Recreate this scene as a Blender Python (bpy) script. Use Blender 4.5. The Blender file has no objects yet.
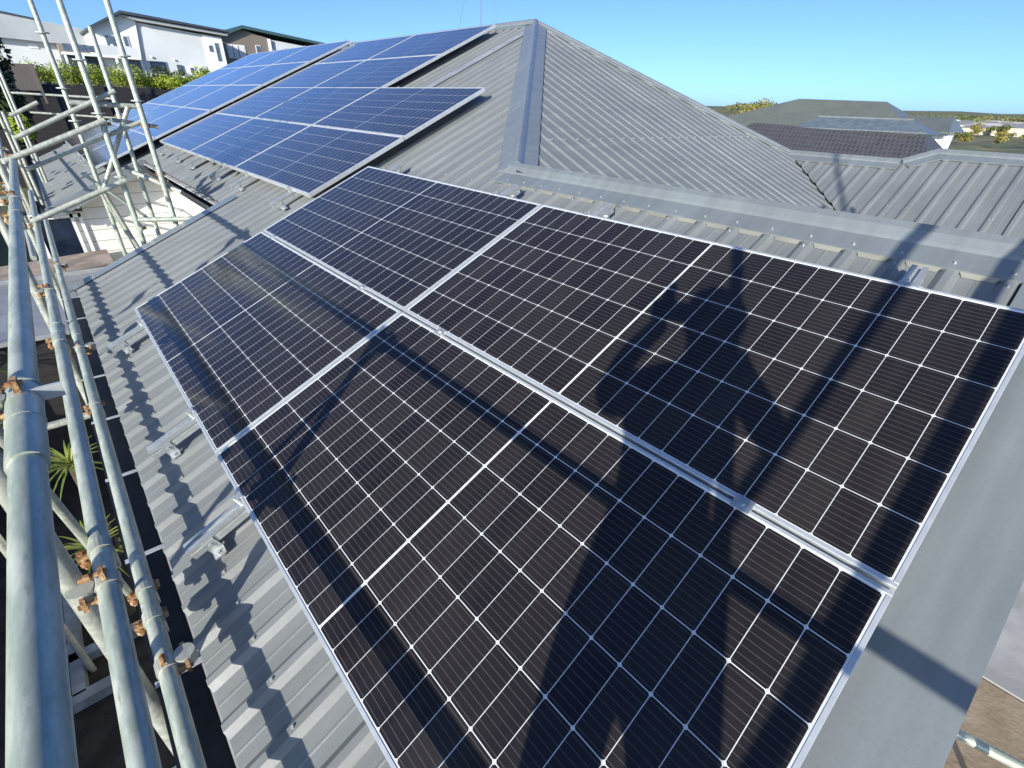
import bpy, bmesh, math, random
from mathutils import Vector, Matrix, Euler
random.seed(7)
scene = bpy.context.scene
R = math.radians
PITCH = R(24.0); CP, SP, TP = math.cos(PITCH), math.sin(PITCH), math.tan(PITCH)

# ------------------------------------------------------------------ camera
cam_d = bpy.data.cameras.new("camera")
cam = bpy.data.objects.new("camera", cam_d); scene.collection.objects.link(cam)
cam_d.sensor_width = 36.0; cam_d.lens = 16.722; cam_d.clip_start = 0.02; cam_d.clip_end = 6000
right = Vector((0.667, 0.744, 0.034)); fwd = Vector((-0.632, 0.590, -0.503)).normalized()
right = (right - fwd * right.dot(fwd)).normalized(); upv = right.cross(fwd)
CAMP = Vector((4.1175, -0.1613, 1.3248))
cam.matrix_world = Matrix(((right.x, upv.x, -fwd.x, CAMP.x), (right.y, upv.y, -fwd.y, CAMP.y), (right.z, upv.z, -fwd.z, CAMP.z), (0, 0, 0, 1)))
scene.camera = cam
# ------------------------------------------------------------------ world, sun, exposure
SUNV = Vector((0.464, -0.827, 0.318)).normalized()          # towards the sun
SUN_EL = math.asin(SUNV.z)
world = bpy.data.worlds.new("World"); scene.world = world; world.use_nodes = True
wn = world.node_tree.nodes; wl = world.node_tree.links; wn.clear()
sky = wn.new("ShaderNodeTexSky"); sky.sky_type = 'NISHITA'; sky.sun_disc = False
sky.sun_elevation = SUN_EL; sky.sun_rotation = math.atan2(SUNV.x, SUNV.y)
sky.altitude = 0; sky.air_density = 0.5; sky.dust_density = 0.95; sky.ozone_density = 1.0
bg = wn.new("ShaderNodeBackground"); bg.inputs['Strength'].default_value = 0.098
wo = wn.new("ShaderNodeOutputWorld"); tint = wn.new("ShaderNodeMixRGB"); tint.blend_type = 'MULTIPLY'; tint.inputs[0].default_value = 1; tint.inputs[2].default_value = (.71, .985, 1.42, 1)   # clear maritime blue
wl.new(sky.outputs[0], tint.inputs[1]); wl.new(tint.outputs[0], bg.inputs[0]); wl.new(bg.outputs[0], wo.inputs[0])
sun_d = bpy.data.lights.new("sun", 'SUN'); sun_d.energy = 3.95; sun_d.angle = R(0.53); sun_d.color = (1.0, 0.955, 0.85)
sun = bpy.data.objects.new("sun", sun_d); scene.collection.objects.link(sun)
sun.rotation_euler = (-SUNV).to_track_quat('-Z', 'Y').to_euler(); sun.location = (20, -30, 20)
scene.view_settings.view_transform = 'Standard'; scene.view_settings.look = 'None'
scene.view_settings.gamma = 1.0; scene.view_settings.exposure = 0.75; scene.view_settings.use_curve_mapping = False
scene.render.engine = 'CYCLES'
scene.cycles.max_bounces = 6

# ------------------------------------------------------------------ helpers
COL = scene.collection
WM = {}                                                     # world matrices by object name

def uvn(u, v, n=0.0):
    return Vector((u, v * CP - n * SP, v * SP + n * CP))

def tag(o, label=None, cat=None, group=None, kind=None):
    if label: o['label'] = label
    if cat: o['category'] = cat
    if group: o['group'] = group
    if kind: o['kind'] = kind
    return o

def wm(o):
    return WM.get(o.name, Matrix.Identity(4))

def thing(name, loc=(0, 0, 0), label=None, cat=None, group=None, rot=(0, 0, 0)):
    o = bpy.data.objects.new(name, None); COL.objects.link(o)
    o.empty_display_size = 0.1
    o.location = loc; o.rotation_euler = rot
    WM[o.name] = Matrix.Translation(Vector(loc)) @ Euler(rot).to_matrix().to_4x4()
    return tag(o, label, cat, group)

class MB:
    """collects world- or local-space geometry and links it as one mesh object"""
    def __init__(s): s.v = []; s.f = []; s.m = []; s.uv = {}
    def quad(s, *p, m=0):
        b = len(s.v); s.v += [tuple(x) for x in p]; s.f.append(tuple(range(b, b + len(p)))); s.m.append(m)
    def box(s, c, d, m=0, M=None):
        b = len(s.v)
        for x in (-.5, .5):
            for y in (-.5, .5):
                for z in (-.5, .5):
                    p = Vector((c[0] + x * d[0], c[1] + y * d[1], c[2] + z * d[2]))
                    s.v.append(tuple(M @ p if M else p))
        for q in ((0, 1, 3, 2), (4, 6, 7, 5), (0, 4, 5, 1), (2, 3, 7, 6), (0, 2, 6, 4), (1, 5, 7, 3)):
            s.f.append(tuple(b + i for i in q)); s.m.append(m)
    def tube(s, p, q, r, seg=16, m=0, r2=None, cap=True, inner=None):
        p, q = Vector(p), Vector(q); d = (q - p).normalized()
        a = d.orthogonal().normalized(); c = d.cross(a); r2 = r if r2 is None else r2
        b = len(s.v)
        for pt, rr in ((p, r), (q, r2)):
            for i in range(seg):
                t = 2 * math.pi * i / seg; s.v.append(tuple(pt + a * math.cos(t) * rr + c * math.sin(t) * rr))
        for i in range(seg):
            j = (i + 1) % seg; s.f.append((b + i, b + j, b + seg + j, b + seg + i)); s.m.append(m)
        if cap:
            s.f.append(tuple(b + i for i in reversed(range(seg)))); s.m.append(m)
            s.f.append(tuple(b + seg + i for i in range(seg))); s.m.append(m)
    def extrude(s, prof, p, ex, ey, d, L, m=0, closed=True, cap=True):
        """profile points (x,y) in the axes ex, ey at p, run along d for L"""
        p, ex, ey, d = Vector(p), Vector(ex), Vector(ey), Vector(d)
        b = len(s.v); n = len(prof)
        for k in (0, L):
            for x, y in prof: s.v.append(tuple(p + ex * x + ey * y + d * k))
        for i in range(n if closed else n - 1):
            j = (i + 1) % n; s.f.append((b + i, b + j, b + n + j, b + n + i)); s.m.append(m)
        if closed and cap:
            s.f.append(tuple(b + i for i in reversed(range(n)))); s.m.append(m)
            s.f.append(tuple(b + n + i for i in range(n))); s.m.append(m)
    def build(s, name, mats, parent=None, smooth=False, label=None, local=False):
        me = bpy.data.meshes.new(name); me.from_pydata(s.v, [], s.f)
        for x in (mats if isinstance(mats, (list, tuple)) else [mats]): me.materials.append(x)
        for i, p in enumerate(me.polygons):
            p.material_index = s.m[i]; p.use_smooth = smooth
        if smooth:
            try: me.set_sharp_from_angle(angle=R(38))
            except Exception: pass
        me.update()
        o = bpy.data.objects.new(name, me); COL.objects.link(o)
        if parent is not None:
            o.parent = parent
            if not local: o.matrix_parent_inverse = wm(parent).inverted()
        if label: o['label'] = label
        WM[o.name] = (wm(parent) if (parent is not None and local) else Matrix.Identity(4))
        return o

# ------------------------------------------------------------------ materials
def newmat(name):
    m = bpy.data.materials.new(name); m.use_nodes = True
    return m, m.node_tree.nodes, m.node_tree.links, m.node_tree.nodes['Principled BSDF']

def N(nodes, t, **kw):
    n = nodes.new(t)
    for k, v in kw.items(): setattr(n, k, v)
    return n

def mat(name, col, rough=.5, metal=0.0, spec=.5, var=.12, scale=6.0, bump=0.0, bscale=40.0, col2=None, lo=.42, hi=.62, rvar=0.0, detail=6):
    """base colour varied by noise, optional second colour patches and bump"""
    m, nd, lk, b = newmat(name)
    b.inputs['Roughness'].default_value = rough; b.inputs['Metallic'].default_value = metal
    b.inputs['Specular IOR Level'].default_value = spec
    tc = N(nd, 'ShaderNodeTexCoord')
    nz = N(nd, 'ShaderNodeTexNoise'); nz.inputs['Scale'].default_value = scale; nz.inputs['Detail'].default_value = detail
    lk.new(tc.outputs['Object'], nz.inputs['Vector'])
    cr = N(nd, 'ShaderNodeValToRGB')
    c2 = col2 or tuple(max(0, x * (1 + var * 1.2)) for x in col)
    c1 = tuple(x * (1 - var) for x in col) if not col2 else col
    cr.color_ramp.elements[0].position = lo; cr.color_ramp.elements[1].position = hi
    cr.color_ramp.elements[0].color = (*c1, 1); cr.color_ramp.elements[1].color = (*c2, 1)
    lk.new(nz.outputs['Fac'], cr.inputs[0]); lk.new(cr.outputs[0], b.inputs['Base Color'])
    if rvar:
        mr = N(nd, 'ShaderNodeMapRange'); mr.inputs[3].default_value = rough - rvar; mr.inputs[4].default_value = rough + rvar
        lk.new(nz.outputs['Fac'], mr.inputs[0]); lk.new(mr.outputs[0], b.inputs['Roughness'])
    if bump:
        n2 = N(nd, 'ShaderNodeTexNoise'); n2.inputs['Scale'].default_value = bscale; n2.inputs['Detail'].default_value = 4
        lk.new(tc.outputs['Object'], n2.inputs['Vector'])
        bp = N(nd, 'ShaderNodeBump'); bp.inputs['Strength'].default_value = bump; bp.inputs['Distance'].default_value = .01
        lk.new(n2.outputs['Fac'], bp.inputs['Height']); lk.new(bp.outputs[0], b.inputs['Normal'])
    return m

def roofmat(name, col, r0=.32, r1=.5):
    """painted long-run steel: slight oil-canning, dust streaks down the fall, small scuffs"""
    m, nd, lk, b = newmat(name)
    b.inputs['Specular IOR Level'].default_value = .5
    tc = N(nd, 'ShaderNodeTexCoord')
    n1 = N(nd, 'ShaderNodeTexNoise'); n1.inputs['Scale'].default_value = 1.3; n1.inputs['Detail'].default_value = 8; n1.inputs['Roughness'].default_value = .65
    mp = N(nd, 'ShaderNodeMapping'); mp.inputs['Scale'].default_value = (9, .8, .8)
    n2 = N(nd, 'ShaderNodeTexNoise'); n2.inputs['Scale'].default_value = 2.0; n2.inputs['Detail'].default_value = 5
    n3 = N(nd, 'ShaderNodeTexNoise'); n3.inputs['Scale'].default_value = 120; n3.inputs['Detail'].default_value = 2
    lk.new(tc.outputs['Object'], n1.inputs['Vector']); lk.new(tc.outputs['Object'], mp.inputs['Vector']); lk.new(mp.outputs[0], n2.inputs['Vector']); lk.new(tc.outputs['Object'], n3.inputs['Vector'])
    a1 = N(nd, 'ShaderNodeMath', operation='ADD'); lk.new(n1.outputs['Fac'], a1.inputs[0]); lk.new(n2.outputs['Fac'], a1.inputs[1])
    a2 = N(nd, 'ShaderNodeMath', operation='MULTIPLY_ADD'); lk.new(n3.outputs['Fac'], a2.inputs[0]); a2.inputs[1].default_value = .25; lk.new(a1.outputs[0], a2.inputs[2])
    cr = N(nd, 'ShaderNodeValToRGB'); e = cr.color_ramp.elements
    e[0].position = .30; e[1].position = .75
    mr = N(nd, 'ShaderNodeMapRange'); mr.inputs[1].default_value = .5; mr.inputs[2].default_value = 1.7
    lk.new(a2.outputs[0], mr.inputs[0]); lk.new(mr.outputs[0], cr.inputs[0])
    e[0].color = (*[x * .86 for x in col], 1); e[1].color = (*[x * 1.13 for x in col], 1)
    lk.new(cr.outputs[0], b.inputs['Base Color'])
    r = N(nd, 'ShaderNodeMapRange'); r.inputs[3].default_value = r0; r.inputs[4].default_value = r1
    lk.new(n1.outputs['Fac'], r.inputs[0]); lk.new(r.outputs[0], b.inputs['Roughness'])
    bp = N(nd, 'ShaderNodeBump'); bp.inputs['Strength'].default_value = .25; bp.inputs['Distance'].default_value = .02
    lk.new(n1.outputs['Fac'], bp.inputs['Height']); lk.new(bp.outputs[0], b.inputs['Normal'])
    return m

def boards(name, col, pitch=.18, axis='Z'):
    m, nd, lk, b = newmat(name); b.inputs['Roughness'].default_value = .55
    tc = N(nd, 'ShaderNodeTexCoord'); sp = N(nd, 'ShaderNodeSeparateXYZ'); lk.new(tc.outputs['Object'], sp.inputs[0])
    d = N(nd, 'ShaderNodeMath', operation='DIVIDE'); d.inputs[1].default_value = pitch; lk.new(sp.outputs[axis], d.inputs[0])
    fr = N(nd, 'ShaderNodeMath', operation='FRACT'); lk.new(d.outputs[0], fr.inputs[0])
    bp = N(nd, 'ShaderNodeBump'); bp.invert = True; bp.inputs['Distance'].default_value = .03; bp.inputs['Strength'].default_value = 1
    lk.new(fr.outputs[0], bp.inputs['Height']); lk.new(bp.outputs[0], b.inputs['Normal'])
    nz = N(nd, 'ShaderNodeTexNoise'); nz.inputs['Scale'].default_value = 3; lk.new(tc.outputs['Object'], nz.inputs['Vector'])
    gt = N(nd, 'ShaderNodeMath', operation='LESS_THAN'); gt.inputs[1].default_value = .06; lk.new(fr.outputs[0], gt.inputs[0])
    mx = N(nd, 'ShaderNodeMixRGB'); mx.inputs[1].default_value = (*col, 1); mx.inputs[2].default_value = (*[c * .45 for c in col], 1)
    lk.new(gt.outputs[0], mx.inputs[0])
    cr = N(nd, 'ShaderNodeMapRange'); cr.inputs[3].default_value = .88; cr.inputs[4].default_value = 1.08; lk.new(nz.outputs['Fac'], cr.inputs[0])
    mm = N(nd, 'ShaderNodeMixRGB', blend_type='MULTIPLY'); mm.inputs[0].default_value = 1
    lk.new(mx.outputs[0], mm.inputs[1]); lk.new(cr.outputs[0], mm.inputs[2]); lk.new(mm.outputs[0], b.inputs['Base Color'])
    return m

PL, PW = 2.094, 1.038
def cellmat():
    """half-cut mono cells: grid, busbars, chamfered corners, centre gap - laid out in the module's own UV metres"""
    m, nd, lk, b = newmat("module_glass")
    uv = N(nd, 'ShaderNodeUVMap'); uv.uv_map = 'UVMap'
    sp = N(nd, 'ShaderNodeSeparateXYZ'); lk.new(uv.outputs[0], sp.inputs[0])
    def M_(op, a, b_=None, c=None):
        n = N(nd, 'ShaderNodeMath', operation=op)
        for i, x in enumerate((a, b_, c)):
            if x is None: continue
            if isinstance(x, (int, float)): n.inputs[i].default_value = x
            else: lk.new(x, n.inputs[i])
        return n.outputs[0]
    mid = .0034; cw = (PL / 2 - .0155 - mid) / 12; my = .0145; rw = (PW - 2 * my) / 6
    xs = M_('SUBTRACT', M_('ABSOLUTE', M_('SUBTRACT', sp.outputs[0], PL / 2)), mid)
    cx = M_('DIVIDE', xs, cw); cy = M_('DIVIDE', M_('SUBTRACT', sp.outputs[1], my), rw)
    fx = M_('FRACT', cx); fy = M_('FRACT', cy)
    dx = M_('MULTIPLY', M_('MINIMUM', fx, M_('SUBTRACT', 1, fx)), cw)
    dy = M_('MULTIPLY', M_('MINIMUM', fy, M_('SUBTRACT', 1, fy)), rw)
    g = M_('LESS_THAN', dx, .00095)
    g = M_('MAXIMUM', g, M_('LESS_THAN', dy, .0012))
    g = M_('MAXIMUM', g, M_('LESS_THAN', M_('ADD', dx, dy), .0068))
    g = M_('MAXIMUM', g, M_('LESS_THAN', xs, 0)); g = M_('MAXIMUM', g, M_('GREATER_THAN', cx, 12))
    g = M_('MAXIMUM', g, M_('LESS_THAN', cy, 0)); g = M_('MAXIMUM', g, M_('GREATER_THAN', cy, 6))
    fb = M_('FRACT', M_('MULTIPLY', fy, 9)); db = M_('MULTIPLY', M_('ABSOLUTE', M_('SUBTRACT', fb, .5)), rw / 9)
    bus = M_('LESS_THAN', db, .00042)
    # cell to cell variation
    cb = N(nd, 'ShaderNodeCombineXYZ'); sgn = M_('SIGN', M_('SUBTRACT', sp.outputs[0], PL / 2))
    lk.new(M_('MULTIPLY', M_('ADD', M_('FLOOR', cx), 1), sgn), cb.inputs[0]); lk.new(M_('FLOOR', cy), cb.inputs[1])
    oi = N(nd, 'ShaderNodeObjectInfo'); lk.new(M_('MULTIPLY', oi.outputs['Random'], 37), cb.inputs[2])
    wn_ = N(nd, 'ShaderNodeTexWhiteNoise'); lk.new(cb.outputs[0], wn_.inputs[0])
    cr = N(nd, 'ShaderNodeValToRGB'); e = cr.color_ramp.elements
    e[0].color = (.0135, .0110, .0125, 1); e[1].color = (.0240, .0205, .0195, 1); lk.new(wn_.outputs[0], cr.inputs[0])
    m1 = N(nd, 'ShaderNodeMixRGB'); lk.new(bus, m1.inputs[0]); lk.new(cr.outputs[0], m1.inputs[1]); m1.inputs[2].default_value = (.125, .125, .125, 1)
    m2 = N(nd, 'ShaderNodeMixRGB'); lk.new(g, m2.inputs[0]); lk.new(m1.outputs[0], m2.inputs[1]); m2.inputs[2].default_value = (.66, .67, .66, 1)
    # dust film and rain-dried drip streaks on the front glass
    tcd = N(nd, 'ShaderNodeTexCoord'); mpd = N(nd, 'ShaderNodeMapping'); mpd.inputs['Scale'].default_value = (7, .9, 1)
    oz = N(nd, 'ShaderNodeObjectInfo'); va = N(nd, 'ShaderNodeVectorMath', operation='ADD'); lk.new(tcd.outputs['Object'], va.inputs[0]); lk.new(oz.outputs['Location'], va.inputs[1]); lk.new(va.outputs[0], mpd.inputs[0])
    nd1 = N(nd, 'ShaderNodeTexNoise'); nd1.inputs['Scale'].default_value = 2.4; nd1.inputs['Detail'].default_value = 7; nd1.inputs['Roughness'].default_value = .62; lk.new(mpd.outputs[0], nd1.inputs['Vector'])
    nd2 = N(nd, 'ShaderNodeTexNoise'); nd2.inputs['Scale'].default_value = 1.6; nd2.inputs['Detail'].default_value = 9; lk.new(va.outputs[0], nd2.inputs['Vector'])
    dm = M_('MULTIPLY', nd1.outputs['Fac'], nd2.outputs['Fac'])
    dr = N(nd, 'ShaderNodeMapRange'); dr.inputs[1].default_value = .18; dr.inputs[2].default_value = .42; dr.inputs[3].default_value = 0; dr.inputs[4].default_value = .024; lk.new(dm, dr.inputs[0])
    m3 = N(nd, 'ShaderNodeMixRGB'); lk.new(dr.outputs[0], m3.inputs[0]); lk.new(m2.outputs[0], m3.inputs[1]); m3.inputs[2].default_value = (.34, .31, .26, 1)
    lk.new(m3.outputs[0], b.inputs['Base Color']); b.inputs['Sheen Weight'].default_value = .006; b.inputs['Sheen Roughness'].default_value = .35
    # dusty front glass
    tc = N(nd, 'ShaderNodeTexCoord'); nz = N(nd, 'ShaderNodeTexNoise'); nz.inputs['Scale'].default_value = 2.2; nz.inputs['Detail'].default_value = 8
    lk.new(tc.outputs['Object'], nz.inputs['Vector'])
    rr = N(nd, 'ShaderNodeMapRange'); rr.inputs[3].default_value = .09; rr.inputs[4].default_value = .17; lk.new(nz.outputs['Fac'], rr.inputs[0])
    lk.new(rr.outputs[0], b.inputs['Roughness']); b.inputs['IOR'].default_value = 1.5; b.inputs['Specular IOR Level'].default_value = .04
    b.inputs['Coat Weight'].default_value = 1.0; b.inputs['Coat IOR'].default_value = 1.40; lk.new(rr.outputs[0], b.inputs['Coat Roughness'])
    return m

def leafmat(name, c1, c2, scale=2.5):
    m = mat(name, c1, rough=.55, spec=.3, scale=scale, col2=c2, lo=.38, hi=.66)
    m.node_tree.nodes['Principled BSDF'].inputs['Subsurface Weight'].default_value = 0
    return m

M = {}
M['roof'] = roofmat('grey_painted_steel', (.198, .208, .204))
M['roof2'] = roofmat('grey_painted_steel_flashing', (.185, .206, .212), .2, .33)
M['cells'] = cellmat()
M['alu'] = mat('anodised_aluminium', (.72, .74, .73), rough=.38, metal=.55, var=.05, scale=20)
M['rail'] = mat('mill_aluminium_rail', (.56, .58, .57), rough=.34, metal=.6, var=.08, scale=25)
M['backsheet'] = mat('white_backsheet', (.6, .6, .6), rough=.6)
def galvmat(name, c1, c2, sx=1.0):
    m, nd, lk, b = newmat(name); b.inputs['Metallic'].default_value = .28
    tc = N(nd, 'ShaderNodeTexCoord'); mp = N(nd, 'ShaderNodeMapping'); mp.inputs['Scale'].default_value = (sx, 4, 4); lk.new(tc.outputs['Object'], mp.inputs[0])
    n1 = N(nd, 'ShaderNodeTexNoise'); n1.inputs['Scale'].default_value = 7; n1.inputs['Detail'].default_value = 9; n1.inputs['Roughness'].default_value = .68; lk.new(mp.outputs[0], n1.inputs['Vector'])
    cr = N(nd, 'ShaderNodeValToRGB'); e = cr.color_ramp.elements; e[0].position = .42; e[1].position = .60; e[0].color = (*c1, 1); e[1].color = (*c2, 1); lk.new(n1.outputs['Fac'], cr.inputs[0])
    n2 = N(nd, 'ShaderNodeTexNoise'); n2.inputs['Scale'].default_value = 34; n2.inputs['Detail'].default_value = 5; lk.new(tc.outputs['Object'], n2.inputs['Vector'])
    th = N(nd, 'ShaderNodeMapRange'); th.inputs[1].default_value = .66; th.inputs[2].default_value = .71; lk.new(n2.outputs['Fac'], th.inputs[0])
    mx = N(nd, 'ShaderNodeMixRGB'); mx.inputs[2].default_value = (.62, .61, .57, 1); lk.new(th.outputs[0], mx.inputs[0]); lk.new(cr.outputs[0], mx.inputs[1])
    n3 = N(nd, 'ShaderNodeTexNoise'); n3.inputs['Scale'].default_value = 16; n3.inputs['Detail'].default_value = 7; lk.new(mp.outputs[0], n3.inputs['Vector'])
    t3 = N(nd, 'ShaderNodeMapRange'); t3.inputs[1].default_value = .64; t3.inputs[2].default_value = .76; t3.inputs[4].default_value = .6; lk.new(n3.outputs['Fac'], t3.inputs[0])
    m3 = N(nd, 'ShaderNodeMixRGB'); m3.inputs[2].default_value = (.20, .16, .11, 1); lk.new(t3.outputs[0], m3.inputs[0]); lk.new(mx.outputs[0], m3.inputs[1]); lk.new(m3.outputs[0], b.inputs['Base Color'])
    r = N(nd, 'ShaderNodeMapRange'); r.inputs[3].default_value = .30; r.inputs[4].default_value = .52; lk.new(n1.outputs['Fac'], r.inputs[0]); lk.new(r.outputs[0], b.inputs['Roughness'])
    return m
M['galv'] = galvmat('weathered_galvanised_tube', (.36, .41, .33), (.56, .585, .49))
M['galv2'] = galvmat('dull_galvanised_tube', (.36, .38, .32), (.52, .52, .44), 2.0)
M['rust'] = mat('rusty_steel', (.20, .075, .022), rough=.85, metal=.1, scale=45, col2=(.55, .36, .18), lo=.36, hi=.66, bump=.6, bscale=80)
M['gutter'] = mat('charcoal_gutter', (.035, .037, .04), rough=.45, var=.3)
M['strap'] = mat('bright_strap', (.7, .72, .72), rough=.35, metal=.4)
M['screw'] = mat('screw_head', (.42, .43, .43), rough=.4, metal=.3)
M['wb'] = boards('white_weatherboard', (.72, .70, .64))
M['warm_flap'] = mat('sun_warmed_flap', (.20, .197, .17), rough=.8)  # cream tone of sunlit flap tabs put into the colour
M['soffit'] = mat('pale_soffit', (.55, .54, .52), rough=.7)
M['white'] = mat('white_paint', (.78, .78, .76), rough=.5, var=.04)
M['glass'] = mat('dark_window_glass', (.012, .02, .04), rough=.06, spec=.6, var=.2)
M['leanto'] = mat('brown_lean_to_sheet', (.23, .19, .165), rough=.5, scale=4, var=.2)
M['lap'] = mat('pale_flat_flashing', (.30, .31, .32), rough=.45, var=.1)
M['soil'] = mat('shaded_soil', (.012, .011, .010), rough=.95, scale=5, col2=(.03, .026, .022), bump=.8, bscale=30)  # soil colour darkened to carry the deep shade
M['clay'] = mat('bare_clay', (.26, .20, .13), rough=.95, scale=3, col2=(.34, .27, .19), bump=.7, bscale=25)
M['conc'] = mat('concrete_path', (.36, .36, .35), rough=.85, scale=2, var=.16, bump=.2)
M['deck'] = mat('scaffold_timber', (.30, .23, .15), rough=.8, scale=4, var=.3)
M['timber'] = boards('dark_stained_timber', (.020, .017, .016), .2)
M['timber2'] = boards('grey_timber_panel', (.20, .17, .15), .15, 'Y')
M['asph'] = mat('tiled_roof_brown', (.085, .067, .07), rough=.6, scale=10, var=.3)

# ------------------------------------------------------------------ ground
def gz(x, y):
    """height of the land"""
    z = -3.0
    if x < -31.05 and y < 34: z = 1.45 + .032 * min(60, (-31.05 - x)) + max(0, (-x - 91)) * .02
    if y > 45: z = max(z, -3.0 + max(0, min(1, (y - 150) / 450)) * 2.6 + max(0, y - 600) * .021)
    if y > 480: z += 9.0 * math.exp(-((x / y + .46) / .07) ** 2) * min(1, (y - 480) / 300) + 2.2 * math.sin(x * .021 + y * .004) * min(1, (y - 480) / 400)
    if y > 1100: z = max(z, 10.1 - (y - 1100) * .004)
    return z
def axis(neg, pos):
    s = [-2600, -1500, -900, -600, -400, -280, -200, -150, -110, -92, -80, -70, -60, -50, -42, -36, -31.06, -31.04, -28, -22, -16, -12, -9, -6, -3, 0, 3, 6, 9, 12, 18, 28, 45, 70, 110, 150, 200, 260, 330, 420, 520, 620, 740, 880, 1000, 1150, 1500, 2600]
    return s
xs = axis(0, 0); ys = [-1500, -400, -120, -60, -30] + [y for y in axis(0, 0) if y > -25]
g = MB(); idx = {}
for i, x in enumerate(xs):
    for j, y in enumerate(ys):
        jit = 0 if abs(x) < 40 and abs(y) < 40 else (random.random() - .5) * .5
        if y > 700: jit = (random.random() - .5) * 3.5
        idx[i, j] = len(g.v); g.v.append((x, y, gz(x, y) + jit))
for i in range(len(xs) - 1):
    for j in range(len(ys) - 1):
        g.f.append((idx[i, j], idx[i + 1, j], idx[i + 1, j + 1], idx[i, j + 1])); g.m.append(0)
M['land'] = mat('rough_grass', (.10, .12, .045), rough=.95, scale=.06, col2=(.22, .19, .085), bump=.4, bscale=.5, detail=10)
tag(g.build('ground', M['land']), kind='structure')
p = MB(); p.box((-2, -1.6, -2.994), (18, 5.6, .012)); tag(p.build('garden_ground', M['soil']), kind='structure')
p = MB(); p.box((8.4, 1.2, -2.994), (8.0, 7.0, .012)); tag(p.build('clay_ground', M['clay']), kind='structure')
p = MB(); p.box((8.4, 8.72, -2.985), (8.0, 8.0, .022)); tag(p.build('concrete_path', M['conc']), kind='structure')

# ------------------------------------------------------------------ house (roof planes, flashings, walls)
house = thing('house', (-4, 4, -3), 'grey ribbed metal roofed house carrying the solar panels, with white weatherboard walls', 'house')
NP = -.145; RH = .018; RPI = .169
def zroof(y): return (y - 0) * TP + NP / CP                 # z of the main slope's pans at y
def rib_profile(a0, a1, phase=0.0):
    """breakpoints (a, h) of a trapezoidal sheet between a0 and a1"""
    pts = [(a0, None)]; k = math.floor((a0 - phase) / RPI)
    while True:
        base = phase + k * RPI
        for off, h in ((0, 0), (.022, 1), (.046, 1), (.068, 0), (.114, 0), (.1175, .09), (.1225, .09), (.126, 0)):
            a = base + off
            if a > a0 + 1e-4 and a < a1 - 1e-4: pts.append((a, h * RH))
        if base > a1: break
        k += 1
    pts.append((a1, None))
    def hh(a):
        f = ((a - phase) / RPI) % 1 * RPI
        if f < .022: return f / .022 * RH
        if f < .046: return RH
        if f < .068: return (.068 - f) / .022 * RH
        return 0
    return [(a, hh(a) if h is None else h) for a, h in pts]
EAVE = -.372; VRIDGE = 2.57; VTOP = 6.11; XHIP0, XHIP1 = 1.33, -1.90
def vhi(u):
    if u >= XHIP0: return VRIDGE
    if u >= XHIP1: return VRIDGE + (XHIP0 - u) / (XHIP0 - XHIP1) * (VTOP - VRIDGE)
    return VTOP
# front slope of the whole house, three eave stretches
mb = MB(); sc = []
def slope_front(u0, u1, vlo):
    pr = rib_profile(u0, u1)
    cuts = [XHIP0, XHIP1]
    for c in cuts:
        if u0 < c < u1: pr.append((c, None))
    pr = sorted(pr, key=lambda t: t[0])
    def hh(a):
        f = (a / RPI) % 1 * RPI
        return f / .022 * RH if f < .022 else RH if f < .046 else (.068 - f) / .022 * RH if f < .068 else 0
    pr = [(a, hh(a) if h is None else h) for a, h in pr]
    for (a, h), (b, k) in zip(pr, pr[1:]):
        mb.quad(uvn(a, vlo, NP + h), uvn(b, vlo, NP + k), uvn(b, vhi(b), NP + k), uvn(a, vhi(a), NP + h))
slope_front(-1.86, 4.39, EAVE); slope_front(-6.35, -1.862, 1.16); slope_front(-14.2, -6.352, -.42)
k0 = int(-14 / RPI)
for k in range(k0, 27):
    u = k * RPI + .034
    for v in (EAVE + .17, EAVE + .62, 1.35, 2.36, 3.3, 4.6, 5.7):
        if v > vhi(u) - .2: continue
        if u < -1.86 and u > -6.35 and v < 1.2: continue
        if u < -6: continue
        if v > EAVE + .3 and k % 2: continue
        p0 = uvn(u, v, NP + RH); mb.tube(p0, p0 + Vector((0, -SP, CP)) * .007, .0048, 8, m=1)
mb.build('roof_slope', [M['roof'], M['screw']], house)
# hip end, facing along the ridge
A = Vector((XHIP1, VTOP * CP - NP * SP, VTOP * SP + NP * CP)); B = uvn(XHIP0, VRIDGE, NP)
qx, qy, qz = 2.5, 6.2, A.z - TP * (2.5 - A.x)
Ym = ((B.z - qz) / TP + B.y + qy) / 2; Mv = Vector((0, Ym, B.z - TP * (Ym - B.y))); Mv.x = A.x + (A.z - Mv.z) / TP
Vv = Vector((0, 7.36, qz + TP * (7.36 - qy))); Vv.x = A.x + (A.z - Vv.z) / TP
mb = MB(); pr = rib_profile(B.y, Vv.y, .05)
for c in (A.y, Mv.y): pr.append((c, None))
pr = sorted(pr, key=lambda t: t[0]); pr = [(a, 0 if h is None else h * .7) for a, h in pr]
def xh(y): return B.x + (A.x - B.x) * (y - B.y) / (A.y - B.y) if y <= A.y else A.x + (Vv.x - A.x) * (y - A.y) / (Vv.y - A.y)
def xl(y): return B.x + (Mv.x - B.x) * (y - B.y) / (Mv.y - B.y) if y <= Mv.y else Mv.x + (Vv.x - Mv.x) * (y - Mv.y) / (Vv.y - Mv.y)
def hp(x, y, h): return Vector((x + h * SP, y, A.z - TP * (x - A.x) + h * CP))
for (a, h), (b, k) in zip(pr, pr[1:]):
    mb.quad(hp(xh(a), a, h), hp(xl(a) - .022, a, h), hp(xl(b) - .022, b, k), hp(xh(b), b, k))
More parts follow.
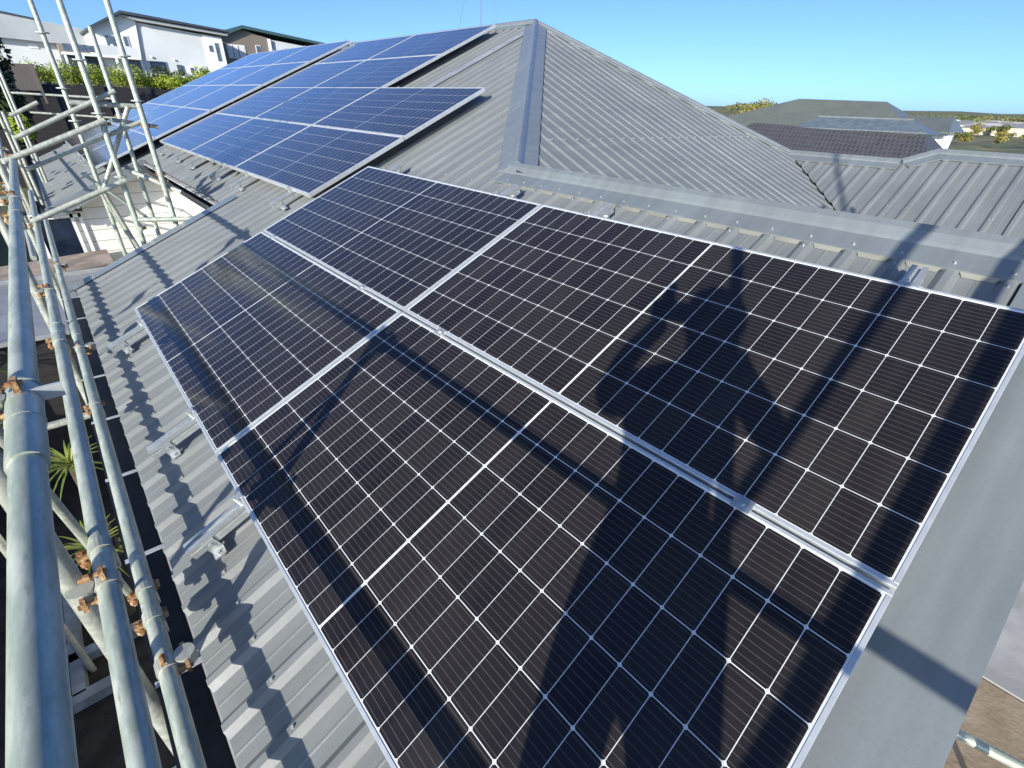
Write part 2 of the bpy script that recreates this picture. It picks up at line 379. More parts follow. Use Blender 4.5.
for i, (a, h) in enumerate(pr):
    if h > RH * .65:
        for xx in (.95,):
            if xh(a) + .2 < xx < xl(a) - .2: q0 = hp(xx, a + .010, RH * .7); mb.tube(q0, q0 + Vector((SP, 0, CP)) * .007, .0048, 8, m=1)
mb.build('roof_slope', [M['roof'], M['screw']], house)
# slope beyond the valley, rising to the second ridge (broken line)
R3 = [Vv.copy(), Vector((2.60, 7.36, Vv.z)), Vector((2.86, 7.63, Vv.z + .12)), Vector((4.39, 7.63, Vv.z + .12))]
def yr3(x):
    for p, q in zip(R3, R3[1:]):
        if p.x <= x <= q.x: return p.y + (q.y - p.y) * (x - p.x) / (q.x - p.x)
    return R3[-1].y
mb = MB(); pr = rib_profile(Vv.x, 4.39, .08)
for c in (Mv.x, 2.60, 2.86): pr.append((c, 0))
pr = sorted(pr, key=lambda t: t[0])
def yl3(x): return Vv.y + (Mv.y - Vv.y) * (x - Vv.x) / (Mv.x - Vv.x) if x < Mv.x else Mv.y
def p3(x, y, h): return Vector((x, y - h * SP, Vv.z + TP * (y - Vv.y) + h * CP))
for (a, h), (b, k) in zip(pr, pr[1:]):
    mb.quad(p3(a, yl3(a) + .018, h), p3(b, yl3(b) + .018, k), p3(b, yr3(b), k), p3(a, yr3(a), h))
for (a, h) in pr:
    if h > RH * .9:
        for yy in (6.5,):
            if yl3(a) + .2 < yy: q0 = p3(a + .010, yy, RH); mb.tube(q0, q0 + Vector((0, -SP, CP)) * .007, .0048, 8, m=1)
mb.build('roof_slope', [M['roof'], M['screw']], house)
# hidden back slopes
mb = MB(); pr = rib_profile(B.x, 4.39); pr.append((Mv.x, 0)); pr = sorted(pr, key=lambda t: t[0])
for (a, h), (b, k) in zip(pr, pr[1:]):
    ya = B.y + (Mv.y - B.y) * min(1, (a - B.x) / (Mv.x - B.x)); yb = B.y + (Mv.y - B.y) * min(1, (b - B.x) / (Mv.x - B.x))
    def pp(x, y, h): return Vector((x, y + h * SP, B.z - TP * (y - B.y) + h * CP))
    mb.quad(pp(a, B.y, h), pp(a, ya, h), pp(b, yb, k), pp(b, B.y, k))
yb = 11.3; zb = A.z - TP * (yb - A.y)
mb.quad((-14.2, A.y, A.z), (A.x, A.y, A.z), (A.x, yb, zb), (-14.2, yb, zb))
e1 = Vector((Vv.x, 10.0, Vv.z - TP * (10 - 7.36)))
mb.quad(A, Vv, e1, (A.x, yb, zb))
for p, q in zip(R3, R3[1:]):
    mb.quad(p, q, (q.x, 10.0, e1.z), (p.x, 10.0, e1.z))
mb.build('roof_slope', M['roof'], house)
# valley gutter between hip end and far slope
mb = MB()
for s, t in ((Vv, Mv), (B, Mv)):
    d = (t - s).normalized(); sd = Vector((0, 0, 1)).cross(d).normalized()
    mb.quad(s + sd * .14 + Vector((0, 0, .03)), s - Vector((0, 0, .02)), t - Vector((0, 0, .02)), t + sd * .14 + Vector((0, 0, .03)))
    mb.quad(s - sd * .14 + Vector((0, 0, .03)), s - Vector((0, 0, .021)), t - Vector((0, 0, .021)), t - sd * .14 + Vector((0, 0, .03)))
mb.build('valley_gutter', M['gutter'], house)

def cap(name, p0, p1, n1, n2, w1, w2, roll=.03, rw=.045, mat_=None, notch1=None, ext=0.0):
    """ridge or hip capping: two flat flaps, down-turned lips and a raised roll"""
    p0, p1, n1, n2 = Vector(p0), Vector(p1), Vector(n1).normalized(), Vector(n2).normalized()
    d = (p1 - p0).normalized(); p0 = p0 - d * ext; p1 = p1 + d * ext
    d1 = n1.cross(d); d1 = d1 if d1.z < 0 else -d1
    d2 = n2.cross(d); d2 = d2 if d2.z < 0 else -d2
    h = RH + .005; up = (n1 + n2).normalized()
    def ring(p):
        return [p + d1 * w1 + n1 * (h - .014), p + d1 * w1 + n1 * h, p + d1 * (rw + .012) + n1 * h, p + d1 * rw + n1 * (h + .010),
                p + d1 * rw * .7 + up * (h + roll), p + up * (h + roll + .006), p + d2 * rw * .7 + up * (h + roll), p + d2 * rw + n2 * (h + .010), p + d2 * (rw + .012) + n2 * h,
                p + d2 * w2 + n2 * h, p + d2 * w2 + n2 * (h - .014)]
    mb = MB(); r0, r1 = ring(p0), ring(p1)
    for i in range(len(r0) - 1): mb.quad(r0[i], r1[i], r1[i + 1], r0[i + 1])
    mb.quad(*r0); mb.quad(*reversed(r1))
    if notch1 is not None:                                  # flap dressed down into the pans between the ribs
        L = (p1 - p0).length; k = 0
        for a in notch1:
            if a + .02 < min(p0.x, p1.x) or a + .12 > max(p0.x, p1.x): continue
            t = (a + .1185 - p0.x) / (p1.x - p0.x); c = p0 + (p1 - p0) * t + d1 * (w1 - .004)
            e = d if d.x > 0 else -d
            q = [c - e * .062 + n1 * (h - .002), c + e * .062 + n1 * (h - .002), c + e * .047 + n1 * .002 + d1 * .016, c - e * .047 + n1 * .002 + d1 * .016]
            mb.quad(*q, m=2)
            s0 = c - e * .085 + n1 * h - d1 * .03; mb.tube(s0, s0 + n1 * .006, .005, 8, m=1)
    return mb.build(name, [mat_ or M['roof2'], M['screw'], M['warm_flap']], house)
nF = Vector((0, -SP, CP)); nB = Vector((0, SP, CP)); nH = Vector((SP, 0, CP))
ribs = [k * RPI for k in range(-90, 34)]
cap('ridge_cap', B + Vector((-.06, 0, 0)), (4.39, B.y, B.z), nF, nB, .175, .15, notch1=ribs, roll=.034, rw=.05)
cap('hip_cap', B + (A - B) * .012, A, nF, nH, .15, .15, roll=.03, rw=.03)
cap('hip_cap', A, Vv, nH, Vector((.3, .35, .9)), .11, .13, roll=.02, rw=.03)
cap('ridge_cap', A, (-14.2, A.y, A.z), nF, nB, .15, .15)
n3 = nF
cap('ridge_cap', R3[0] + Vector((-.02, 0, 0)), R3[1], nF, nB, .17, .15, roll=.02)
cap('ridge_cap', R3[1], R3[2], nF, nB, .17, .15, roll=.02)
cap('ridge_cap', R3[2], R3[3], nF, nB, .17, .15, roll=.02)

def barge(u0, u1, v0, v1, side):
    """flat barge flashing over the sheet ends with a down-turned face"""
    t = NP + RH + .004; mb = MB()
    a, b = (u0, u1)
    prof = [(a, t - .004), (a, t), (b, t), (b, t - .16), (b - .012 * side, t - .16)]
    for (x, n), (y, k) in zip(prof, prof[1:]): mb.quad(uvn(x, v0, n), uvn(y, v0, k), uvn(y, v1, k), uvn(x, v1, n))
    mb.quad(uvn(a, v0, t), uvn(b, v0, t), uvn(b, v0 - .01, t - .05), uvn(a, v0 - .01, t - .05))
    for i in range(7):
        v = v0 + .2 + i * .5
        if v < v1: q = uvn(a + (b - a) * .12, v, t); mb.tube(q, q + nF * .006, .0055, 8, m=1)
    return mb.build('barge_flashing', [M['roof2'], M['screw']], house)
barge(4.12, 4.393, EAVE - .02, VRIDGE - .02, 1)
barge(-1.70, -1.865, EAVE - .02, 1.30, -1)
barge(-6.24, -6.356, -.44, 1.22, -1) if False else None
mb = MB(); t = NP + RH + .004                               # barge of the far wing, facing the recess
for (x, n), (y, k) in zip([(-6.50, t), (-6.345, t), (-6.345, t - .16)], [(-6.345, t), (-6.345, t - .16), (-6.36, t - .16)]):
    mb.quad(uvn(x, -.44, n), uvn(y, -.44, k), uvn(y, 1.16, k), uvn(x, 1.16, n))
mb.build('barge_flashing', M['roof2'], house)
# pale lapped flashing strip running up the slope beside the far array
mb = MB(); t = NP + RH + .003
mb.quad(uvn(-1.80, 2.9, t), uvn(-1.62, 2.9, t), uvn(-1.62, 5.75, t), uvn(-1.80, 5.95, t)); mb.build('lap_flashing', M['lap'], house)
# gutters with straps
def gutter(u0, u1, v, name='gutter', straps=True):
    y0 = v * CP - NP * SP; z0 = v * SP + NP * CP
    prof = [(.03, -.015), (.028, -.105), (-.095, -.105), (-.118, -.02), (-.130, -.014), (-.130, -.022), (-.121, -.026), (-.098, -.109), (.032, -.109), (.034, -.015)]
    mb = MB(); mb.extrude(prof, (u0, y0, z0), (0, 1, 0), (0, 0, 1), (1, 0, 0), u1 - u0)
    g_ = mb.build(name, M['gutter'], house)
    if straps:
        x = u0 + .35
        while x < u1:
            s = MB(); s.box((x, y0 - .055, z0 - .012), (.022, .155, .003)); s.build('gutter_strap', M['strap'], g_); x += .62
gutter(-1.9, 4.42, EAVE); gutter(-6.3, -1.87, 1.16, straps=False); gutter(-14.2, -6.36, -.42, straps=False)
# walls
mb = MB()
def wallq(*p): mb.quad(*p)
zs = lambda y: zroof(y) - .05
wallq((-1.62, .12, -3.1), (4.1, .12, -3.1), (4.1, .12, zs(.12)), (-1.62, .12, zs(.12)))
wallq((-1.62, 1.5, -3.1), (-1.62, .12, -3.1), (-1.62, .12, zs(.12)), (-1.62, 1.5, zs(1.5)))
wallq((-6.7, 1.5, -3.1), (-1.62, 1.5, -3.1), (-1.62, 1.5, zs(1.5)), (-6.7, 1.5, zs(1.5)))
wallq((-6.7, .1, -3.1), (-6.7, 1.5, -3.1), (-6.7, 1.5, zs(1.5)), (-6.7, .1, zs(.1)))
wallq((-14, .1, -3.1), (-6.7, .1, -3.1), (-6.7, .1, zs(.1)), (-14, .1, zs(.1)))
wallq((-14, .1, -3.1), (-14, .1, zs(.1)), (-14, A.y, A.z - .05), (-14, 11, zb), (-14, 11, -3.1))
wallq((-14, 11, -3.1), (-14, 11, zb), (A.x, 11, zb), (A.x, 11, -3.1))
wallq((A.x, 11, -3.1), (A.x, 11, zb - .02), (4.1, 9.8, e1.z), (4.1, 9.8, -3.1))
wallq((4.1, .12, -3.1), (4.1, 9.8, -3.1), (4.1, 9.8, e1.z), (4.1, 7.6, R3[3].z - .06), (4.1, Mv.y, Mv.z - .05), (4.1, B.y, B.z - .05), (4.1, .12, zs(.12)))
mb.build('wall', M['wb'], house)
mb = MB()
mb.box((1.24, -.09, -.34), (6.2, .40, .012)); mb.box((-4.2, 1.30, .30), (4.9, .42, .012)); mb.quad((-6.36, -.3, -.33), (-6.69, -.3, -.33), (-6.69, 1.3, .385), (-6.36, 1.3, .385))
mb.build('soffit', M['soffit'], house)
# glazed bay in the recess with white frame, lean-to roof below it
mb = MB(); mb.box((-6.86, -.24, -1.7), (.3, .70, 2.6)); mb.build('bay_wall', M['wb'], house)
w = MB()
for y in (-.55, -.075, .03): w.box((-6.69, y, -.98), (.06, .045, 1.1))
w.box((-6.69, -.26, -.455), (.06, .62, .05)); w.box((-6.69, -.26, -1.52), (.06, .62, .05))
wf = w.build('window', M['white'], house)
w = MB(); w.box((-6.70, -.315, -.985), (.03, .43, 1.0)); w.build('pane', M['glass'], wf)
mb = MB(); pr = [(-6.62 + i * .052, (0.05 if i % 2 else 0)) for i in range(22)]
for (a, h), (b, k) in zip(pr, pr[1:]): mb.quad((a, -2.2, -1.20 + h), (b, -2.2, -1.20 + k), (b, .2, -1.06 + k), (a, .2, -1.06 + h))
mb.box((-4.3, -1.0, -1.125), (2.44, 2.4, .05), m=1); mb.box((-5.53, -1.0, -1.10), (.05, 2.4, .12), m=1)
mb.build('lean_to_roof', [M['leanto'], M['lap']], house)
mb = MB(); mb.box((-4.9, .17, -2.1), (3.4, .06, 1.85)); mb.box((-3.14, -1.0, -2.1), (.05, 2.36, 1.8)); mb.build('lean_to_wall', M['timber'], house)

# ------------------------------------------------------------------ solar panels
def uvs(me, f):
    l = me.uv_layers.new(name='UVMap')
    for lp in me.loops: l.data[lp.index].uv = f(me.vertices[lp.vertex_index].co)
fr = MB(); H = .035; LIP = .011
for (x0, x1, y0, y1) in ((0, PL, 0, LIP), (0, PL, PW - LIP, PW), (0, LIP, LIP, PW - LIP), (PL - LIP, PL, LIP, PW - LIP)):
    fr.box(((x0 + x1) / 2, (y0 + y1) / 2, -H / 2), (x1 - x0, y1 - y0, H))
for (x0, x1, y0, y1) in ((LIP, PL - LIP, LIP, .03), (LIP, PL - LIP, PW - .03, PW - LIP)):
    fr.box(((x0 + x1) / 2, (y0 + y1) / 2, -H + .001), (x1 - x0, y1 - y0, .002))
gl = MB(); z = -.0022
gl.quad((LIP, LIP, z), (PL - LIP, LIP, z), (PL - LIP, PW - LIP, z), (LIP, PW - LIP, z))
gl.quad((LIP, LIP, z - .006), (LIP, PW - LIP, z - .006), (PL - LIP, PW - LIP, z - .006), (PL - LIP, LIP, z - .006), m=1)
proto = None
def panel(u, v, label, group, n=0.0):
    global proto
    root = thing('solar_panel', uvn(u, v, n), label, 'solar panel', group, rot=(PITCH, 0, 0))
    if proto is None:
        a = fr.build('frame', M['alu'], root, local=True)
        bv = a.modifiers.new('bevel', 'BEVEL'); bv.width = .0012; bv.segments = 1
        b = gl.build('glass', [M['cells'], M['backsheet']], root, local=True); uvs(b.data, lambda c: (c.x, c.y))
        proto = (a, b)
    else:
        for s in proto:
            c = s.copy(); COL.objects.link(c); c.parent = root
    return root
G = .012
NEAR = 'black solar panels of the near array'
panel(0, 0, 'near array panel at the lower left, closest to the eave and scaffold far end', NEAR)
panel(0, PW + G, 'near array panel at the top left, just below the corner of the blue far array', NEAR)
panel(PL + G, 0, 'big near panel at the bottom of the photo with the shadow of legs across it', NEAR)
panel(PL + G, PW + G, 'near panel under the ridge cap with shadow of head and raised arm on it', NEAR)
FAR = 'sky reflecting solar panels of the far array'
ORD = ['first', 'second', 'third', 'fourth', 'fifth']
AU = -.19
for r, v in enumerate((1.56, 1.56 + PW + G, 3.64, 3.64 + PW + G)):
    for c in range(3):
        if r >= 2 and c == 0: continue
        panel(AU - PL - c * (PL + G), v, 'panel of the middle blue block, %s row up, %s column back from near array' % (ORD[r], ORD[c]), FAR)
CU = -6.70; CN = .045
for r in range(5):
    for c in range(3):
        panel(CU - PL - c * (PL + G), .50 + r * (PW + G), 'panel of the farthest block behind scaffold, %s row up, %s column beyond the gap' % (ORD[r], ORD[c]), FAR, CN)

# rails: a grooved extrusion running up the slope, with feet and clamps as its parts
RAILP = [(-.025, -.090), (.025, -.090), (.025, -.064), (.016, -.061), (.016, -.057), (.025, -.054), (.025, -.036), (.008, -.036), (.008, -.048), (-.008, -.048), (-.008, -.036), (-.025, -.036), (-.025, -.054), (-.016, -.057), (-.016, -.061), (-.025, -.064)]
rp = {}
def rail(u, v0, v1, clamps, label, group, n=0.0):
    o_ = thing('mounting_rail', uvn(u, v0, n), label, 'mounting rail', group, rot=(PITCH, 0, 0))
    key = round(v1 - v0, 3)
    if key not in rp:
        e = MB(); e.extrude(RAILP, (0, 0, 0), (1, 0, 0), (0, 0, 1), (0, 1, 0), v1 - v0); rp[key] = e.build('rail_bar', M['rail'], o_, local=True)
    else:
        c = rp[key].copy(); COL.objects.link(c); c.parent = o_
    n = 3 if v1 - v0 > 2 else 2
    for i in range(n):
        y = .07 + i * (v1 - v0 - .14) / (n - 1)
        if 'foot' not in rp:
            f = MB(); f.box((.044, 0, -.117), (.05, .045, .006)); f.box((.0285, 0, -.088), (.006, .045, .064)); f.tube((.022, 0, -.075), (.040, 0, -.075), .008, 6); f.tube((.052, 0, -.115), (.052, 0, -.104), .009, 6)
            a = f.build('foot', M['rail'], o_, local=True); rp['foot'] = a
        else:
            a = rp['foot'].copy(); COL.objects.link(a); a.parent = o_
        a.location = (0, y, 0)
    for kind, y in clamps:
        if kind not in rp:
            f = MB()
            if kind == 'end_clamp':
                f.box((0, .005, .0015), (.04, .018, .003)); f.box((0, -.006, -.017), (.04, .006, .038)); f.box((0, -.016, -.034), (.04, .024, .004)); f.tube((0, -.016, -.034), (0, -.016, .006), .005, 8)
            else:
                f.box((0, 0, .002), (.05, .040, .004)); f.box((0, 0, -.017), (.05, .014, .034)); f.tube((0, 0, .004), (0, 0, .009), .008, 6)
            a = f.build(kind, M['rail'], o_, local=True); rp[kind] = a
        else:
            a = rp[kind].copy(); COL.objects.link(a); a.parent = o_
        a.location = (0, y - v0, 0)
        if kind == 'end_clamp' and y > v0 + .7: a.rotation_euler.z = math.pi
    return o_
nt = 2 * PW + G
for u, lb in ((.24, 'rail under the far end of the near array, ending beside the recess corner'), (1.668, 'rail end sticking out below the middle gap of the near array'),
              (2.43, 'thick grooved rail end nearest the eave below the bottom panel'), (3.851, 'rail whose blue lit top end shows between near panel and ridge cap')):
    rail(u, -.255, 2.27 if u < 3 else 2.25, [('end_clamp', -.002), ('mid_clamp', PW + G / 2), ('end_clamp', nt + .002)], lb, 'rails under the near array')
for c in range(3):
    for j, du in enumerate((.42, 1.66)):
        u = AU - PL - c * (PL + G) + du
        rail(u, 1.56 - .22, 5.8 if c else 3.73, [('end_clamp', 1.558), ('mid_clamp', 1.56 + PW + G / 2), ('end_clamp', (3.64 + nt if c else 1.56 + nt) + .002)],
             'rail under the middle blue panel block, %s column, %s of its pair' % (ORD[c], ('farther', 'nearer')[j]), 'rails under the far array')
        u = CU - PL - c * (PL + G) + du
        rail(u, .38, 5.86, [('end_clamp', .498), ('end_clamp', 5.79)], 'rail under the farthest panel block, %s column past the gap, %s of its pair' % (ORD[c], ('farther', 'nearer')[j]), 'rails under the far array', CN)

# ------------------------------------------------------------------ scaffold along the eave
TR = .0242
scf = thing('scaffold', (2.85, -.6, -3), 'weathered galvanised tube scaffold with rusty couplers along the eave', 'scaffold')
def wob(p, q, r, m=0, mb=None, n=10):
    mb = mb or MB(); mb.tube(p, q, r, 20, m); return mb
def tube(name, p, q, r=TR, parent=scf, mt='galv', rings=()):
    mb = MB(); p, q = Vector(p), Vector(q); d = (q - p).normalized(); mb.tube(p, q, r, 20)
    for t, L, rr in rings:                                  # joint sleeves
        c = p + d * t; mb.tube(c, c + d * L, rr, 20); mb.tube(c + d * (L * .48), c + d * (L * .52), rr + .0012, 20)
        mb.tube(c + d * .002, c + d * .010, rr + .003, 20)
    return mb.build(name, M[mt], parent, smooth=True)
def coupler(p, d, e, parent=scf, s=1.0, mt='rust'):
    """right-angle coupler: two saddles round tube axes d and e, lugs, bolts and nuts"""
    p, d, e = Vector(p), Vector(d).normalized(), Vector(e).normalized(); mb = MB(); o = d.cross(e).normalized()
    for ax, c, side in ((d, p, e), (e, p + o * TR * 2.05, d)):
        mb.tube(c - ax * .021 * s, c + ax * .021 * s, TR + .0045, 18, m=1)
        l = c + side * (TR + .014); Mx = Matrix((ax, side, ax.cross(side))).transposed().to_4x4(); Mx.translation = l
        mb.box((0, 0, 0), (.030, .028, .010), M=Mx)
        mb.tube(l - ax.cross(side) * .012 + side * .004, l + ax.cross(side) * .046 + side * .004, .0062, 8)
        mb.tube(l + ax.cross(side) * .022 + side * .004, l + ax.cross(side) * .036 + side * .004, .0115, 6)
        h = c - side * (TR + .008); mb.tube(h - ax * .018, h + ax * .018, .008, 10)
    return mb.build('coupler', [M[mt], M['galv2']], parent)
T1 = lambda x: Vector((x, -.339, .774)); T2 = lambda x: Vector((x, -.372, .242)); T3 = lambda x: Vector((x, -.3555, -.152))
tube('guard_rail', T1(-2.15), T1(5.6), rings=((4.95, .32, TR + .0042),))
tube('guard_rail', T2(-4.3), T2(5.6), rings=((5.12, .26, TR + .004),))
tube('guard_rail', T3(-5.0), T3(5.6), rings=((4.65, .26, TR + .004),))
X_, Y_, Z_ = Vector((1, 0, 0)), Vector((0, 1, 0)), Vector((0, 0, 1))
mb = MB(); mb.box((2.865, -.306, .785), (.006, .060, .030)); mb.build('end_plate', M['strap'], scf)
for x in (2.83, .10, -2.2):                                 # outer standards
    tube('standard', (x, -.435, -2.98), (x, -.435, .86 if x > 0 else 1.35), mt='galv2')
    coupler(T1(x + .03), X_, Z_); coupler(T2(x + .035), X_, Z_); coupler(T3(x + .035), X_, -Z_)
for x in (2.72,): coupler(T2(x), X_, -Y_)
for x in (2.52, 2.66, 1.02): coupler(T3(x), X_, -Y_)
coupler(T2(1.0), X_, -Y_); coupler(T1(.6), X_, -Y_)
tube('brace', (2.86, -.40, .745), (2.50, -.40, -.16), r=.011, mt='galv2')
for x in (2.83, .10):
    tube('transom', (x + .06, -.36, -.62), (x + .06, -1.25, -.62), mt='galv2'); tube('standard', (x, -1.2, -2.98), (x, -1.2, .5), mt='galv2')
# far bays: standards and raking rails round the recess
XR = -2.2
tw = thing('scaffold_tower', (XR, .3, -3), 'cluster of galvanised scaffold poles and raking rails standing in the house recess', 'scaffold')
def at21(p, dx=0): return Vector((XR + dx, p[0], p[1]))
P1b, P2b, P3b, P4b = (.225, 1.95), (.375, 1.97), (.695, 2.02), (.56, 1.80)
for (yy, zz), dx, nm in (((.225, 2.6), -.7, 'standard'), ((.375, 2.6), 0, 'standard'), ((.70, 2.6), .05, 'standard'), ((.575, 1.84), -.45, 'standard')):
    tube(nm, (XR + dx, yy, -2.98), (XR + dx, yy, zz), parent=tw, mt='galv', r=TR if dx > -.4 else .021)
for z_, dx, yy in ((1.77, -.7, .225), (1.33, -.7, .225), (1.05, -.7, .225), (1.55, 0, .375), (1.14, 0, .375), (.60, 0, .375), (1.60, .05, .70), (1.25, .05, .70)):  # locking discs
    mb = MB(); mb.tube((XR + dx, yy, z_), (XR + dx, yy, z_ + .010), .055, 14); mb.build('disc', M['galv'], tw)
for (a, b) in (((-.40, .77), (.40, 1.09)), ((-.27, .94), (.56, 1.33)), ((-.24, 1.11), (-.02, 1.22)), ((-.28, .69), (.72, 1.09)), ((-.40, .27), (.40, .575))):
    k = -.06 if a[0] > -.3 else .06
    tube('raking_rail', at21(a, k), at21(b, k), parent=tw, mt='galv2', r=TR if a[0] == -.40 else (.015 if b[0] < 0 else .019))
tube('transom', at21((.19, 1.225), -.1), at21((.72, 1.205), -.1), parent=tw, mt='galv2', r=.022)
tube('transom', at21((.39, .205), .07), at21((.90, .195), .25), parent=tw, mt='galv', r=.024)
tube('transom', at21((.47, 1.09), -.12), at21((.83, 1.03), -.12), parent=tw, mt='galv2', r=.018)
tube('transom', at21((.50, .62), -.25), at21((.83, .44), .1), parent=tw, mt='galv', r=.022)
tube('brace', at21((.62, 1.20), -.05), at21((.20, .44), -.2), parent=tw, mt='galv2', r=.020)
tube('brace', at21((.10, .62), -.3), at21((.55, .10), -.3), parent=tw, mt='galv', r=.016)
tube('brace', at21((.22, .42), -.35), at21((.42, -.55), -.35), parent=tw, mt='galv2', r=.02)
tube('brace', at21((.20, .40), -.45), at21((.42, -.60), -.45), parent=tw, mt='galv2', r=.016)
for (yy, zz, dx, e) in ((.39, 1.06, 0, Y_), (.39, .11, 0, Y_), (.70, 1.045, .05, Y_), (.70, .55, .05, Y_), (.575, 1.10, -.45, Y_), (.375, -.15, 0, Y_), (.70, .62, .05, Y_)):
    coupler((XR + dx, yy, zz), Z_, e, parent=tw)
# far wing bays
fw = thing('scaffold_bay', (-9, -.6, -3), 'distant scaffold bay of thin poles along the eave of the far wing', 'scaffold')
for z_ in (.80, .28, -.15): tube('guard_rail', (-13.5, -.72, z_), (-2.6, -.52, z_), parent=fw, mt='galv2')
for x, y, zt in ((-4.6, -.55, 1.35), (-7.2, -.62, 1.25), (-9.9, -.68, 1.3), (-12.4, -.72, 1.2), (-9.6, -.25, 2.05), (-9.2, -.2, 2.05), (-7.6, -.42, 1.0), (-7.3, -.36, 1.0)):
    tube('standard', (x, y, -2.98), (x, y, zt), parent=fw, mt='galv2')
for x in (-4.6, -7.2, -9.9): coupler((x, -.58, .80), X_, Z_, parent=fw); coupler((x, -.58, .28), X_, Z_, parent=fw)
tube('transom', (-9.6, -.22, 1.24), (-9.2, 1.3, 1.2), parent=fw, mt='galv2', r=.02); tube('transom', (-9.6, -.02, .93), (-9.2, 1.35, .86), parent=fw, mt='galv2', r=.018)
# gable-end scaffold (mostly outside the frame: it throws the long shadows up the panels)
ge = thing('gable_scaffold', (4.95, 1, -3), 'galvanised scaffold off the gable end, one tube showing over bare clay', 'scaffold')
def railn(u, n, v0, v1): return uvn(u, v0, n), uvn(u, v1, n)
a_, b_ = railn(4.95, 1.5, -.75, 2.3); tube('raking_rail', a_, b_, parent=ge)
a_, b_ = railn(4.89, 1.0, -.75, 2.3); tube('raking_rail', a_, b_, parent=ge)
for x, y, zt in ((4.753, -.75, 1.875), (5.02, 1.95, 2.2), (5.45, -.70, .05), (6.45, -.75, 4.1)): tube('standard', (x, y, -2.98), (x, y, zt), parent=ge)
tube('transom', (4.45, 2.18, -1.2), (6.1, 2.55, -1.2), parent=ge); tube('standard', (6.0, 2.45, -2.98), (6.0, 2.45, .6), parent=ge)
tube('guard_rail', (4.753, -.80, .1), (6.45, -.80, .1), parent=ge)
for k in range(5):
    mb = MB(); mb.box((4.86, -1.0 + k * .2 - .0, -.225), (.95, .19, .036))
    mb.v = [(x, y, z) for x, y, z in mb.v]; mb.build('plank', M['deck'], ge) if k < 4 else None
for y in (-1.02, -.3): tube('transom', (4.42, y, -.27), (6.45, y, -.27), parent=ge)

# ------------------------------------------------------------------ photographer (casts the shadow on the panels)
def skin_mesh(name, pts, edges, rad, m, parent=None, sub=2):
    me = bpy.data.meshes.new(name); me.from_pydata([tuple(p) for p in pts], edges, [])
    o = bpy.data.objects.new(name, me); COL.objects.link(o)
    md = o.modifiers.new('skin', 'SKIN'); md.use_smooth_shade = True
    for i, r_ in enumerate(rad):
        sv = me.skin_vertices[0].data[i]; sv.radius = r_ if isinstance(r_, tuple) else (r_, r_); sv.use_root = (i == 0)
    s = o.modifiers.new('sub', 'SUBSURF'); s.levels = sub; s.render_levels = sub
    me.materials.append(m)
    if parent is not None: o.parent = parent; o.matrix_parent_inverse = wm(parent).inverted()
    return o
M['cloth'] = mat('dark_workwear', (.03, .035, .05), rough=.9, var=.2); M['skin'] = mat('skin', (.45, .27, .19), rough=.55, var=.06); M['hair'] = mat('dark_hair', (.02, .015, .012), rough=.6)
pt = [Vector(q) for q in ((4.455, -.575, .72), (4.465, -.575, .86), (4.475, -.575, 1.02), (4.49, -.575, 1.17), (4.535, -.565, 1.265), (4.56, -.545, 1.34), (4.535, -.52, 1.41), (4.525, -.525, 1.475), (4.525, -.525, 1.515),
     (4.36, -.62, 1.175), (4.235, -.55, 1.08), (4.145, -.46, 1.05), (4.15, -.365, 1.17), (4.20, -.245, 1.285),
     (4.635, -.50, 1.285), (4.705, -.48, 1.20), (4.715, -.43, 1.12), (4.60, -.32, 1.16), (4.47, -.25, 1.20),
     (4.36, -.60, .64), (4.31, -.56, .34), (4.29, -.60, .02), (4.28, -.60, -.13), (4.20, -.50, -.175),
     (4.55, -.55, .64), (4.565, -.50, .34), (4.58, -.56, .02), (4.58, -.56, -.13), (4.53, -.44, -.175))]
ed = [(0, 1), (1, 2), (2, 3), (3, 4), (4, 5), (5, 6), (6, 7), (7, 8), (3, 9), (9, 10), (10, 11), (11, 12), (12, 13), (3, 14), (14, 15), (15, 16), (16, 17), (17, 18), (0, 19), (19, 20), (20, 21), (21, 22), (22, 23), (0, 24), (24, 25), (25, 26), (26, 27), (27, 28)]
rd = [(.17, .13), (.165, .125), (.17, .125), (.165, .115), (.095, .085), (.088, .08), (.095, .098), (.09, .10), (.05, .055), .068, .056, .047, .042, .034, .08, .066, .054, .044, .034, .105, .078, .06, .05, .045, .105, .078, .06, .05, .045]
person = skin_mesh('person', pt, ed, rd, M['cloth'])
tag(person, 'photographer in dark workwear standing at the eave corner, phone held up in one hand', 'person')
# head detail and hands
hd = MB(); c = Vector((4.53, -.515, 1.42)); fdir = Vector((-.66, .75, 0)); sdir = Vector((.75, .66, 0))
def ball(mb, c, rx, ry, rz, seg=12, ring=8, m=0):
    b = len(mb.v)
    for i in range(ring + 1):
        t = math.pi * i / ring
        for j in range(seg):
            a = 2 * math.pi * j / seg
            mb.v.append(tuple(c + sdir * (rx * math.sin(t) * math.cos(a)) + fdir * (ry * math.sin(t) * math.sin(a)) + Vector((0, 0, rz * math.cos(t)))))
    for i in range(ring):
        for j in range(seg):
            mb.f.append((b + i * seg + j, b + i * seg + (j + 1) % seg, b + (i + 1) * seg + (j + 1) % seg, b + (i + 1) * seg + j)); mb.m.append(m)
ball(hd, c + Vector((0, 0, .02)), .078, .096, .118)
ball(hd, c + fdir * .10 + Vector((0, 0, .0)), .014, .02, .022, 8, 6)
for s in (-1, 1): ball(hd, c + sdir * .08 * s + Vector((0, 0, .01)), .012, .022, .034, 8, 6); ball(hd, c + sdir * .032 * s + fdir * .088 + Vector((0, 0, .03)), .014, .010, .010, 8, 6, m=1)
ball(hd, c + fdir * .09 + Vector((0, 0, -.045)), .026, .010, .008, 8, 6, m=2)
